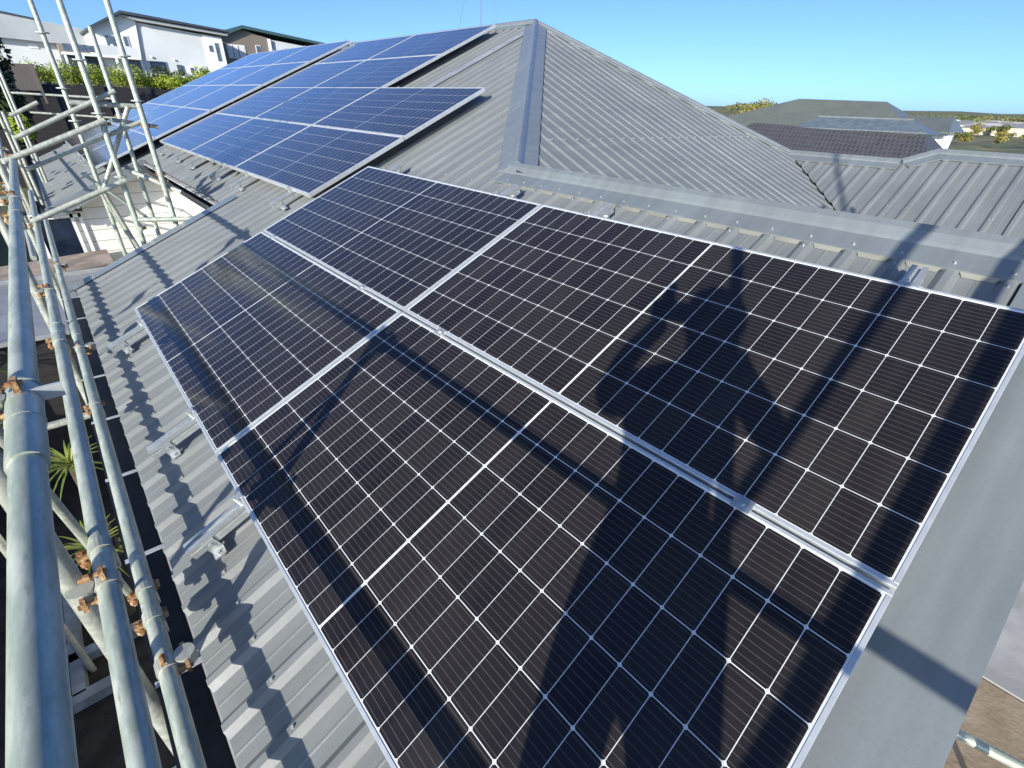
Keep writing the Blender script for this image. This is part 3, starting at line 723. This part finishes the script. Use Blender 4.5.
hd.build('head', [M['skin'], M['white'], M['rust']], person, smooth=True)
hr = MB(); ball(hr, c + Vector((0, 0, .05)) - fdir * .012 + sdir * .018, .108, .108, .105); hr.build('hair', M['hair'], person, smooth=True)
def hand(base, d, up_, curl, parent):
    d, up_ = Vector(d).normalized(), Vector(up_).normalized(); sd = d.cross(up_).normalized()
    pts = [base, base + d * .05, base + d * .085]; eds = [(0, 1), (1, 2)]; rr = [(.026, .018), (.038, .016), (.036, .014)]
    for i, (o_, L) in enumerate(((-.030, .062), (-.010, .072), (.010, .068), (.029, .052))):
        k = len(pts); b0 = base + d * .09 + sd * o_
        pts += [b0, b0 + d * L * .5 - up_ * curl * L * .15, b0 + d * L * .8 - up_ * curl * L * .55]; eds += [(2, k), (k, k + 1), (k + 1, k + 2)]; rr += [.0095, .0085, .0075]
    k = len(pts); b0 = base + d * .03 - sd * .035
    pts += [b0, b0 + d * .03 - sd * .022, b0 + d * .058 - sd * .026 - up_ * .012]; eds += [(1, k), (k, k + 1), (k + 1, k + 2)]; rr += [.013, .011, .009]
    return skin_mesh('hand', pts, eds, rr, M['skin'], parent, 1)
hand(Vector((4.20, -.245, 1.285)), (-.1, .15, .98), (-.6, -.75, .1), .6, person)
hand(Vector((4.47, -.25, 1.20)), (-.7, .3, .3), (0, .2, 1), .8, person)
ph = MB(); Mx = Matrix((sdir, -fdir, Vector((0, 0, 1)))).transposed().to_4x4(); Mx.translation = CAMP - fdir * .028 + sdir * .045 + Vector((0, 0, -.035))
ph.box((0, 0, 0), (.155, .008, .074), M=Mx)
phn = ph.build('phone_body', M['gutter'])
phn.name = 'smartphone'; tag(phn, 'dark smartphone held sideways in the raised hand of the photographer', 'phone')

# ------------------------------------------------------------------ antenna behind the ridge
an = thing('antenna_mast', (-3.275, 5.75, 2.25), 'thin antenna mast with two guy wires standing behind the roof ridge', 'antenna')
mb = MB(); mb.tube((-3.275, 5.75, 2.28), (-3.275, 5.75, 5.0), .007, 8); mb.build('mast', M['roof2'], an)
for dx, y in ((-.62, 5.75), (.45, 5.75)):
    mb = MB(); mb.tube((-3.275 + dx, y, 2.36), (-3.275, 5.75, 2.36 + abs(dx) / .62 * 1.05 + .35), .0028, 6); mb.build('guy_wire', M['roof2'], an)

# ------------------------------------------------------------------ vegetation helpers
def leaf_cloud(mb, c, r, n, s, m=0, flat=1.0, hollow=.35):
    for _ in range(n):
        while True:
            d = Vector((random.uniform(-1, 1), random.uniform(-1, 1), random.uniform(-1, 1)))
            if hollow < d.length < 1: break
        p = Vector(c) + Vector((d.x * r[0], d.y * r[1], d.z * r[2]))
        n_ = (d.normalized() + Vector((random.gauss(0, .6), random.gauss(0, .6), random.gauss(.3, .6)))).normalized()
        a = n_.orthogonal().normalized(); a.rotate(Matrix.Rotation(random.random() * 6.28, 3, n_)); b = n_.cross(a)
        k = s * random.uniform(.6, 1.3)
        mb.quad(p - a * k * .5, p + b * k * .28, p + a * k * .6, p - b * k * .28, m=m)
M['hedge'] = leafmat('bright_hedge_leaf', (.14, .21, .018), (.34, .40, .035), 1.6)
M['dark_leaf'] = leafmat('dark_tree_leaf', (.012, .022, .012), (.04, .06, .02), 1.2)
M['leaf'] = leafmat('mid_leaf', (.06, .085, .02), (.17, .17, .045), .5)
M['gold'] = leafmat('golden_leaf', (.19, .16, .03), (.32, .26, .06), .5)
M['bark'] = mat('bark', (.09, .07, .05), rough=.9, scale=8, bump=.6)
M['palm'] = leafmat('palm_leaf', (.10, .15, .03), (.30, .34, .08), 4)

def tree(x, y, z, h, r, label, group, leaf='leaf', n=420, s=.35):
    t = thing('tree', (x, y, z), label, 'tree', group)
    tk = MB(); tk.tube((x, y, z - .2), (x + .1, y, z + h * .55), h * .035, 8, r2=h * .018)
    for k in range(4):
        a = k * 1.6 + random.random(); tk.tube((x + .05, y, z + h * (.3 + .06 * k)), (x + math.cos(a) * r * .6, y + math.sin(a) * r * .6, z + h * (.6 + .07 * k)), h * .014, 6, r2=h * .006)
    tk.build('trunk', M['bark'], t)
    cr_ = MB()
    for k in range(9):
        a = random.random() * 6.28; q = random.random() ** .5 * r * .7
        leaf_cloud(cr_, (x + math.cos(a) * q, y + math.sin(a) * q, z + h * random.uniform(.42, .85)), (r * .45, r * .45, h * .17), n // 9, s)
    cr_.build('crown', M[leaf], t)
    return t

# ------------------------------------------------------------------ left side: wall, hedge, houses up the bank
rw = thing('retaining_wall', (-31, 1.5, -3), 'dark stained timber retaining wall along the bank below the hedge', 'wall')
mb = MB(); mb.box((-31.0, 3.0, -.80), (.12, 26, 4.6)); mb.build('boarding', M['timber'], rw)
for y in range(-9, 16, 2):
    mb = MB(); mb.box((-30.9, y + .3, -.75), (.12, .16, 4.7)); mb.build('post', M['timber'], rw)
hdg = thing('hedge', (-32.4, 3, 1.5), 'bright yellow green hedge on top of the dark retaining wall', 'hedge')
mb = MB()
for i in range(64):
    y = -1.0 + i * .17; h = (.62 if y < 5.2 else .45) * random.uniform(.7, 1.15)
    leaf_cloud(mb, (-32.5 + random.uniform(-.5, .5), y * 1.05, 1.55 + h * .75), (.55, .42, h * .85), 300, .095, hollow=.0)
mb.build('foliage', M['hedge'], hdg)
bs = thing('bush', (-30.2, .2, -1), 'small bright bush in front of the dark retaining wall', 'bush')
mb = MB(); leaf_cloud(mb, (-15.0, -.28, .42), (.35, .3, .35), 500, .12, hollow=.0); mb.build('foliage', M['hedge'], bs)
mb = MB(); mb.tube((-15, -.28, -3), (-15, -.28, .3), .04, 8); mb.build('stem', M['bark'], bs)
bs.location = (-15, -.28, -3); WM[bs.name] = Matrix.Translation((-15, -.28, -3))
for ch in bs.children: ch.matrix_parent_inverse = WM[bs.name].inverted()
pn = thing('fence_panel', (-30, .5, 1.3), 'grey brown board fence panel in front of the hedge at its left end', 'fence')
mb = MB(); mb.box((-30.6, .42, 1.75), (.08, 1.1, 1.05)); mb.build('boarding', M['timber2'], pn)
for y in (-.1, .94):
    mb = MB(); mb.box((-30.52, y, 1.5), (.08, .09, 1.6)); mb.build('post', M['timber2'], pn)
t = tree(-27, -.75, -3, 6.9, 1.2, 'dark leaved tree at the left edge of the photo below the pale house', None, 'dark_leaf', 2600, .28)
for y, h in ((6.4, 1.0), (7.4, .9), (8.6, 1.15)):
    b = thing('shrub', (-33.0, y, 1.5), 'low dark green shrub on the bank %s' % {6.4: 'under the corner of the white house', 7.4: 'between two others under the white side wall', 8.6: 'nearest the blue panels, below the white house doors'}[y], 'shrub', 'shrubs below the white house')
    mb = MB(); leaf_cloud(mb, (-33, y, 1.6 + h * .45), (.6, .65, h * .6), 420, .17, hollow=.0); mb.build('foliage', M['leaf'] if y != 8.6 else M['hedge'], b)
    mb = MB(); mb.tube((-33, y, 1.4), (-33, y, 1.9), .04, 6); mb.build('stem', M['bark'], b)

M['wgrey'] = mat('pale_grey_cladding', (.60, .62, .63), rough=.7, var=.05, scale=.25); M['wwhite'] = mat('white_render', (.80, .80, .78), rough=.7, var=.04, scale=.25)
M['dgrey'] = mat('dark_fascia', (.05, .065, .075), rough=.5); M['wbrown'] = boards('brown_cladding', (.27, .225, .175), .3, 'Y'); M['lroof'] = mat('pale_grey_roof', (.42, .44, .45), rough=.5, scale=.25)
M['pglass'] = mat('house_window_glass', (.10, .13, .17), rough=.1, var=.3); M['blind'] = mat('white_blind', (.75, .76, .76), rough=.5, var=.03)
def K2(y, z, s=2.0, X=-34.0):
    """a point seen at (y, z) on the plane X, set s times as far away"""
    c = Vector((X, y, z)) - CAMP; return CAMP + c * s
# white two-storey house: gable front faces the viewer's left, long grey side wall
XW = K2(0, 0).x
def ky(y): return CAMP.y + (y - CAMP.y) * 2
def kz(z): return CAMP.z + (z - CAMP.z) * 2
wh = thing('white_house', (XW, ky(7), 2.9), 'white two storey house with grey side wall and thin dark roof edge on the hill', 'house')
def bxw(name, y0, y1, z0, z1, m, dx=0.0, th=.1, parent=None, X=None):
    mb = MB(); X = XW if X is None else X
    mb.box((X + dx, (ky(y0) + ky(y1)) / 2, (kz(z0) + kz(z1)) / 2), (th, abs(ky(y1) - ky(y0)), abs(kz(z1) - kz(z0)))); return mb.build(name, M[m], parent or wh)
mb = MB()
def pw(y, z, dx=0): return (XW + dx, ky(y), kz(z))
def slab(mb, pts, dx, th, m=0):
    a = [pw(y, z, dx) for y, z in pts]; b = [pw(y, z, dx - th) for y, z in pts]; n = len(a)
    mb.quad(*a, m=m); mb.quad(*reversed(b), m=m)
    for i in range(n): mb.quad(a[i], b[i], b[(i + 1) % n], a[(i + 1) % n], m=m)
slab(mb, [(3.95, 1.9), (5.75, 1.9), (6.1, 4.72), (5.5, 4.9), (3.95, 4.15)], 0, 9, 0)
slab(mb, [(5.76, 1.9), (9.3, 1.9), (9.3, 4.42), (6.1, 4.66)], -.25, 9, 1)
slab(mb, [(9.3, 1.9), (10.3, 1.9), (10.3, 4.35), (9.3, 4.42)], -.1, 9, 0)
mb.build('wall', [M['wwhite'], M['wgrey']], wh)
mb = MB(); slab(mb, [(3.80, 4.16), (5.47, 5.06), (10.70, 4.70), (10.70, 4.60), (5.47, 4.93), (3.80, 4.06)], .9, 10.5, 0)
slab(mb, [(5.3, 4.90), (10.6, 4.57), (10.6, 4.44), (6.15, 4.70), (5.6, 4.8)], .55, 9.6, 1); mb.build('roof', [M['dgrey'], M['lroof']], wh)
for args in ((4.45, 5.0, 3.35, 3.95), (5.25, 5.52, 3.45, 3.98)):
    f = bxw('window', *args, 'wgrey', .02, .12); bxw('pane', args[0] + .05, args[1] - .05, args[2] + .05, args[3] - .05, 'pglass', .06, .08, f)
for args in ((5.2, 5.75, 2.28, 2.85), (6.25, 6.95, 2.45, 2.88), (7.55, 7.8, 2.38, 2.80), (8.15, 8.45, 2.4, 2.75), (8.62, 8.95, 2.35, 2.75), (9.45, 9.75, 3.55, 3.95), (9.8, 10.1, 3.1, 4.1)):
    f = bxw('window', *args, 'dgrey' if args[0] < 8 else 'white', -.15 if args[0] > 5.76 else .02, .14); bxw('pane', args[0] + .05, args[1] - .05, args[2] + .04, args[3] - .05, 'pglass', -.1 if args[0] > 5.76 else .07, .1, f)
bxw('balcony', 4.0, 5.72, 2.98, 3.42, 'wgrey', 1.3, .08); bxw('balcony_floor', 2.4, 5.75, 2.88, 2.99, 'wwhite', .6, 1.5)
bxw('balcony_glass', 2.5, 3.95, 3.05, 3.36, 'pglass', 1.3, .04)
bxw('side_wing', 2.4, 3.95, 1.9, 2.9, 'dgrey', -1.0, 3.0)
for y in (4.62, 3.2, 2.48):
    bxw('column', y - .05, y + .05, 1.9, 3.0 if y < 4 else 3.5, 'wwhite', 1.2, .25)
bxw('downpipe', 5.86, 5.92, 1.9, 4.6, 'wwhite', -.1, .12)
bxw('wall_light', 6.35, 6.43, 3.05, 3.14, 'wwhite', -.1, .12); bxw('wall_light', 7.45, 7.52, 3.0, 3.08, 'wwhite', -.1, .12)
# brown house
XB = CAMP.x + (-38 - CAMP.x) * 2
br = thing('brown_house', (XB, ky(14), 3.5), 'brown clad house with a white framed window and green edged roof on the hill', 'house')
def pw(y, z, dx=0): return (XB + dx, ky(y), kz(z))
mb = MB(); slab(mb, [(11.35, 2.2), (14.45, 2.2), (14.45, 4.90), (12.75, 5.24), (11.35, 4.66)], 0, 10, 0); slab(mb, [(14.46, 2.2), (18.6, 2.2), (18.6, 4.60), (14.46, 4.86)], -.3, 9, 1); mb.build('wall', [M['wbrown'], M['wgrey']], br)
mb = MB(); slab(mb, [(11.1, 4.74), (12.75, 5.46), (19.0, 4.92), (19.0, 4.78), (12.75, 5.28), (11.1, 4.58)], .7, 11, 0)
M['green_edge'] = mat('green_fascia', (.045, .10, .10), rough=.5); mb.build('roof', M['green_edge'], br)
f = bxw('window', 11.6, 12.75, 3.55, 4.35, 'white', .02, .12, br, XB); bxw('pane', 11.68, 12.67, 3.62, 4.28, 'blind', .06, .1, f, XB)
for y in (11.95, 12.3): bxw('mullion', y - .02, y + .02, 3.6, 4.3, 'wbrown', .10, .1, f, XB)
f = bxw('window', 13.45, 13.8, 3.85, 4.45, 'wgrey', .02, .12, br, XB); bxw('pane', 13.5, 13.75, 3.9, 4.4, 'pglass', .06, .1, f, XB)
bxw('corner_board', 14.35, 14.55, 2.2, 4.88, 'white', .04, .12, br, XB)
f = bxw('window', 16.0, 16.3, 4.3, 4.5, 'dgrey', -.28, .12, br, XB)
# grey house at the left
gh = thing('grey_house', (XB, ky(1), 2.9), 'long pale grey house with a shallow roof at the left edge on the hill', 'house')
mb = MB(); slab(mb, [(-3, 4.92), (.7, 4.70), (4.85, 4.26), (4.6, 3.62), (2.7, 3.55), (-3, 3.72)], .9, .4, 0); slab(mb, [(-3, 5.02), (.7, 4.80), (2.1, 4.62), (2.1, 4.54), (.7, 4.70), (-3, 4.92)], 1.0, 1.0, 1); mb.build('roof', [M['lroof'], M['dgrey']], gh)
mb = MB(); slab(mb, [(-3, 1.9), (2.55, 1.9), (2.7, 3.58), (-3, 3.70)], 0, 6, 0); mb.build('wall', M['wgrey'], gh)
bxw('vent', 1.35, 1.75, 3.25, 3.45, 'wwhite', .04, .1, gh, XB)
bxw('lower_wall', 2.56, 4.4, 1.9, 3.5, 'wbrown', -.4, 5, gh, XB)

# ------------------------------------------------------------------ fence added to shade the garden, and garden under the scaffold
bf = thing('shade_fence', (-2, -5.2, -3), 'added dark boarded fence that shades the garden beside the scaffold', 'fence')
mb = MB(); mb.box((-3, -5.2, -1.75), (34, .05, 2.5)); mb.build('boarding', M['timber'], bf)
for x in range(-18, 14, 3):
    mb = MB(); mb.box((x, -5.13, -1.75), (.1, .1, 2.6)); mb.build('post', M['timber'], bf)
pf = thing('plastic_trestle', (.2, -1.3, -3), 'pale blue white plastic cross frame lying on the dark garden ground', 'trestle')
mb = MB(); mb.box((-.15, -1.30, -2.93), (.12, .1, .12)); mb.box((-.25, -1.28, -2.93), (1.2, .085, .10)); mb.box((-.05, -1.12, -2.93), (.09, .62, .10)); mb.box((.38, -1.25, -2.93), (.10, .36, .10)); mb.box((-.9, -1.30, -2.93), (.09, .4, .10)); mb.build('bar', mat('dimmed_white_plastic', (.22, .25, .27), rough=.6, var=.2), pf)  # white plastic with the dimness of shade put into its colour
def palm(x, y, z, label, n=15, L=.55, tilt=0):
    t = thing('palm', (x, y, -3), label, 'palm', 'cordylines below the scaffold')
    mb = MB(); mb.tube((x, y, -3), (x, y, z), .045, 8, r2=.03); mb.build('trunk', M['bark'], t)
    mb = MB()
    for k in range(n):
        a = k * 2.4 + random.random() * .4; el = random.uniform(-.2, 1.2); d = Vector((math.cos(a) * math.cos(el), math.sin(a) * math.cos(el), math.sin(el))); sd = d.cross(Z_).normalized()
        p0 = Vector((x, y, z)); pv = None; l = L * random.uniform(.75, 1.1)
        for i in range(6):
            s_ = i / 5; c_ = p0 + d * l * s_ - Z_ * (s_ ** 2) * l * .35; w_ = .013 * (1 - s_) ** .7 + .002
            cur = (c_ - sd * w_, c_ + sd * w_)
            if pv: mb.quad(pv[0], pv[1], cur[1], cur[0])
            pv = cur
    mb.build('crown', M['palm'], t)
palm(-1.25, -.86, -1.75, 'spiky green cordyline whose sunlit tips show between the two nearest scaffold tubes', 40, .42)
palm(-.35, -.88, -2.1, 'darker cordyline clump lower down between the nearest scaffold tubes', 36, .4)
palm(-2.9, -1.45, -1.2, 'yellow green cordyline at the very left edge beside the thick near tube', 30, .5)

# ------------------------------------------------------------------ right side: neighbours, suburb, hills
th = thing('tiled_house', (-.5, 17, -3), 'brown tiled neighbouring house with a blue grey upper roof just past the grey ridge', 'house')
def tp(x, y): return x
M['slate'] = mat('blue_grey_sheet_roof', (.13, .16, .18), rough=.5, scale=6, var=.12)
m_, nd, lk, b = newmat('brown_concrete_tile'); b.inputs['Roughness'].default_value = .6
tc = N(nd, 'ShaderNodeTexCoord'); bk = N(nd, 'ShaderNodeTexBrick'); bk.inputs['Scale'].default_value = 1; bk.inputs['Brick Width'].default_value = .10; bk.inputs['Row Height'].default_value = .20; bk.inputs['Mortar Size'].default_value = .014
bk.inputs['Color1'].default_value = (.050, .048, .052, 1); bk.inputs['Color2'].default_value = (.068, .065, .069, 1); bk.inputs['Mortar'].default_value = (.105, .10, .104, 1)
mpn = N(nd, 'ShaderNodeMapping'); lk.new(tc.outputs['Object'], mpn.inputs[0]); lk.new(mpn.outputs[0], bk.inputs[0]); lk.new(bk.outputs[0], b.inputs['Base Color'])
M['tile'] = m_
RB = .42
def tz(y): return .63 + RB * (y - 15.0)
yE = 12.7; yT = 16.05; yR = 16.75
mb = MB()
mb.quad((-5.2, yE, tz(yE)), (2.3, yE, tz(yE)), (1.15, yT, tz(yT)), (-3.1, yT, tz(yT) + .10), m=0)
mb.quad((2.3, yE, tz(yE)), (2.3, 20, tz(yE)), (1.15, yT + .5, tz(yT)), (1.15, yT, tz(yT)), m=0)
mb.quad((-1.98, yT - .02, tz(yT) + .03), (1.15, yT - .02, tz(yT) + .03), (.63, yR, tz(yR) + .02), (-1.62, yR, tz(yR) + .02), m=1)
mb.quad((.63, yR, tz(yR) + .02), (-1.62, yR, tz(yR) + .02), (-1.98, yT + 2, tz(yT)), (1.15, yT + 2, tz(yT)), m=1)
mb.quad((1.15, yT - .02, tz(yT) + .03), (1.15, yT + 2, tz(yT)), (.63, yR, tz(yR) + .02), m=1); mb.quad((-1.98, yT - .02, tz(yT) + .03), (-1.62, yR, tz(yR) + .02), (-1.98, yT + 2, tz(yT)), m=1)
mb.quad((-3.1, yT, tz(yT) + .1), (1.15, yT, tz(yT)), (2.3, 20, tz(yE)), (-5.2, 20, tz(yE)), m=0)
mb.build('roof', [M['tile'], M['slate']], th)
mb = MB(); mb.tube((-1.62, yR, tz(yR) + .03), (.63, yR, tz(yR) + .03), .022, 8); mb.tube((-1.98, yT - .03, tz(yT) + .04), (1.15, yT - .03, tz(yT) + .04), .016, 8); mb.build('ridge_cap', M['roof2'], th)
mb = MB(); mb.box((-1.4, 16.4, -1.75), (6.6, 6.4, 2.6)); mb.build('wall', M['wb'], th)
gn = thing('green_roofed_house', (-6, 38, -3), 'green grey hip roofed house with a white end wall, tallest on the right skyline', 'house')
M['ggrey'] = roofmat('green_grey_steel', (.14, .15, .125))
mb = MB(); yG = 36
rz_, ez = 2.36, .70
mb.quad((-14.6, yG - 3.4, .72), (-2.3, yG - 3.4, .70), (-4.9, yG, rz_ - .06), (-9.6, yG, rz_ + .02))
mb.quad((-14.6, yG + 4, .72), (-14.6, yG - 3.4, .72), (-9.6, yG, rz_ + .02)); mb.quad((-2.3, yG - 3.4, .70), (-2.3, yG + 4, .7), (-4.9, yG, rz_ - .06))
mb.quad((-14.6, yG + 4, .72), (-9.6, yG, rz_ + .02), (-4.9, yG, rz_ - .06), (-2.3, yG + 4, .7))
mb.quad((-3.75, yG - 1.9, .93), (-1.30, yG - 1.9, .96), (-1.66, yG + .2, 1.66), (-4.2, yG + .2, 1.66)); mb.quad((-1.30, yG - 1.9, .96), (-1.3, yG + 2.6, .96), (-1.66, yG + .2, 1.66)); mb.quad((-1.3, yG + 2.6, .96), (-4.4, yG + 2.6, .96), (-4.2, yG + .2, 1.66), (-1.66, yG + .2, 1.66))
mb.box((-2.6, yG - 1.92, .88), (2.62, .08, .14), m=1); mb.build('roof', [M['ggrey'], M['dgrey']], gn)
mb = MB(); mb.box((-8.8, yG + .2, -1.15), (10.4, 6.2, 3.6)); mb.box((-1.98, yG - .2, -1.1), (.95, 2.6, 3.95), m=1); mb.box((-3.0, yG + .2, -1.1), (1.1, 2.4, 3.9), m=2); mb.build('wall', [M['wgrey'], M['wwhite'], M['wbrown']], gn)
mb = MB(); mb.tube((-1.42, yG - 1.4, -3), (-1.42, yG - 1.4, .9), .06, 8); mb.build('downpipe', M['white'], gn)
mb = MB(); mb.tube((-4.0, yG - 2.0, .9), (-4.0, yG - 2.0, 1.25), .05, 8); mb.build('vent_pipe', M['white'], gn)
# suburb
M['sc'] = mat('far_cream_wall', (.55, .48, .38), rough=.8); M['st'] = mat('far_grey_wall', (.38, .37, .36), rough=.8); M['sw'] = mat('far_white_wall', (.72, .70, .66), rough=.8); M['sg'] = mat('far_grey_roof', (.26, .25, .25), rough=.7); M['sp'] = mat('far_pale_roof', (.55, .53, .50), rough=.6)
hs = None
spots = []
for i in range(70):
    D = random.uniform(290, 760); k = random.uniform(-.19, -.045); spots.append((CAMP.x + k * D, D))
for i in range(8):
    D = random.uniform(230, 420); spots.append((CAMP.x - random.uniform(.40, .47) * D, D))
for i, (x, y) in enumerate(spots):
    z = gz(x, y)
    L_, W_, h_ = random.uniform(9, 16), random.uniform(7, 10), random.choice((2.6, 2.8, 3.2))
    fhouse = thing('far_house', (x, y, z), 'small pale house among many in the distant suburb on the right', 'house', 'houses of the distant suburb')
    mb = MB(); mb.box((x, y, z + h_ / 2 - .4), (L_, W_, h_ + .8)); mb.build('wall', M[('sw', 'sc', 'sw', 'st')[i % 4]], fhouse)
    mb = MB(); zr = z + h_; rr = 1.1
    P = [Vector((x + a * (L_ / 2 + .5), y + b_ * (W_ / 2 + .5), zr)) for a, b_ in ((-1, -1), (1, -1), (1, 1), (-1, 1))]; r0 = Vector((x - L_ * .25, y, zr + rr)); r1 = Vector((x + L_ * .25, y, zr + rr))
    mb.quad(P[0], P[1], r1, r0); mb.quad(P[2], P[3], r0, r1); mb.quad(P[1], P[2], r1); mb.quad(P[3], P[0], r0)
    mb.build('roof', M['sg'] if i % 3 else M['sp'], fhouse)
for i in range(90):
    D = random.uniform(150, 720); k = random.uniform(-.2, -.04)
    if D < 230: h = random.uniform(2.2, 3.4)
    else: h = random.uniform(3, 5)
    x, y = CAMP.x + k * D, D
    tree(x, y, gz(x, y), h, h * .6, 'round bushy tree among the roofs of the distant suburb', 'trees of the distant suburb', 'leaf' if i % 3 else 'gold', 240, h * .16)
for i, (k, D, h) in enumerate(((-.445, 95, 5.6), (-.43, 100, 6.0), (-.41, 105, 5.4), (-.46, 90, 4.9), (-.39, 120, 5.7))):
    x, y = CAMP.x + k * D, D
    h *= 1.22; tree(x, y, gz(x, y), h, h * .42, 'yellow green tree on the skyline beside the end of the hip roof', 'trees behind the hip roof', 'gold' if i % 2 else 'leaf', 900, .42)
# wooded far hills: nobody could count these
mb = MB()
for i in range(900):
    y = random.uniform(640, 1050); x = CAMP.x + random.uniform(-.5, .02) * y; z = gz(x, y)
    leaf_cloud(mb, (x, y, z + 1.2), (6, 6, random.uniform(1.2, 2.6) if random.random() < .8 else random.uniform(3, 6)), 14, 3.0, hollow=.0)
M['fleaf'] = leafmat('far_leaf', (.10, .12, .045), (.24, .22, .09), .03)
tag(mb.build('far_woods', M['fleaf']), 'wooded ridge along the horizon on the right', 'woods', kind='stuff')
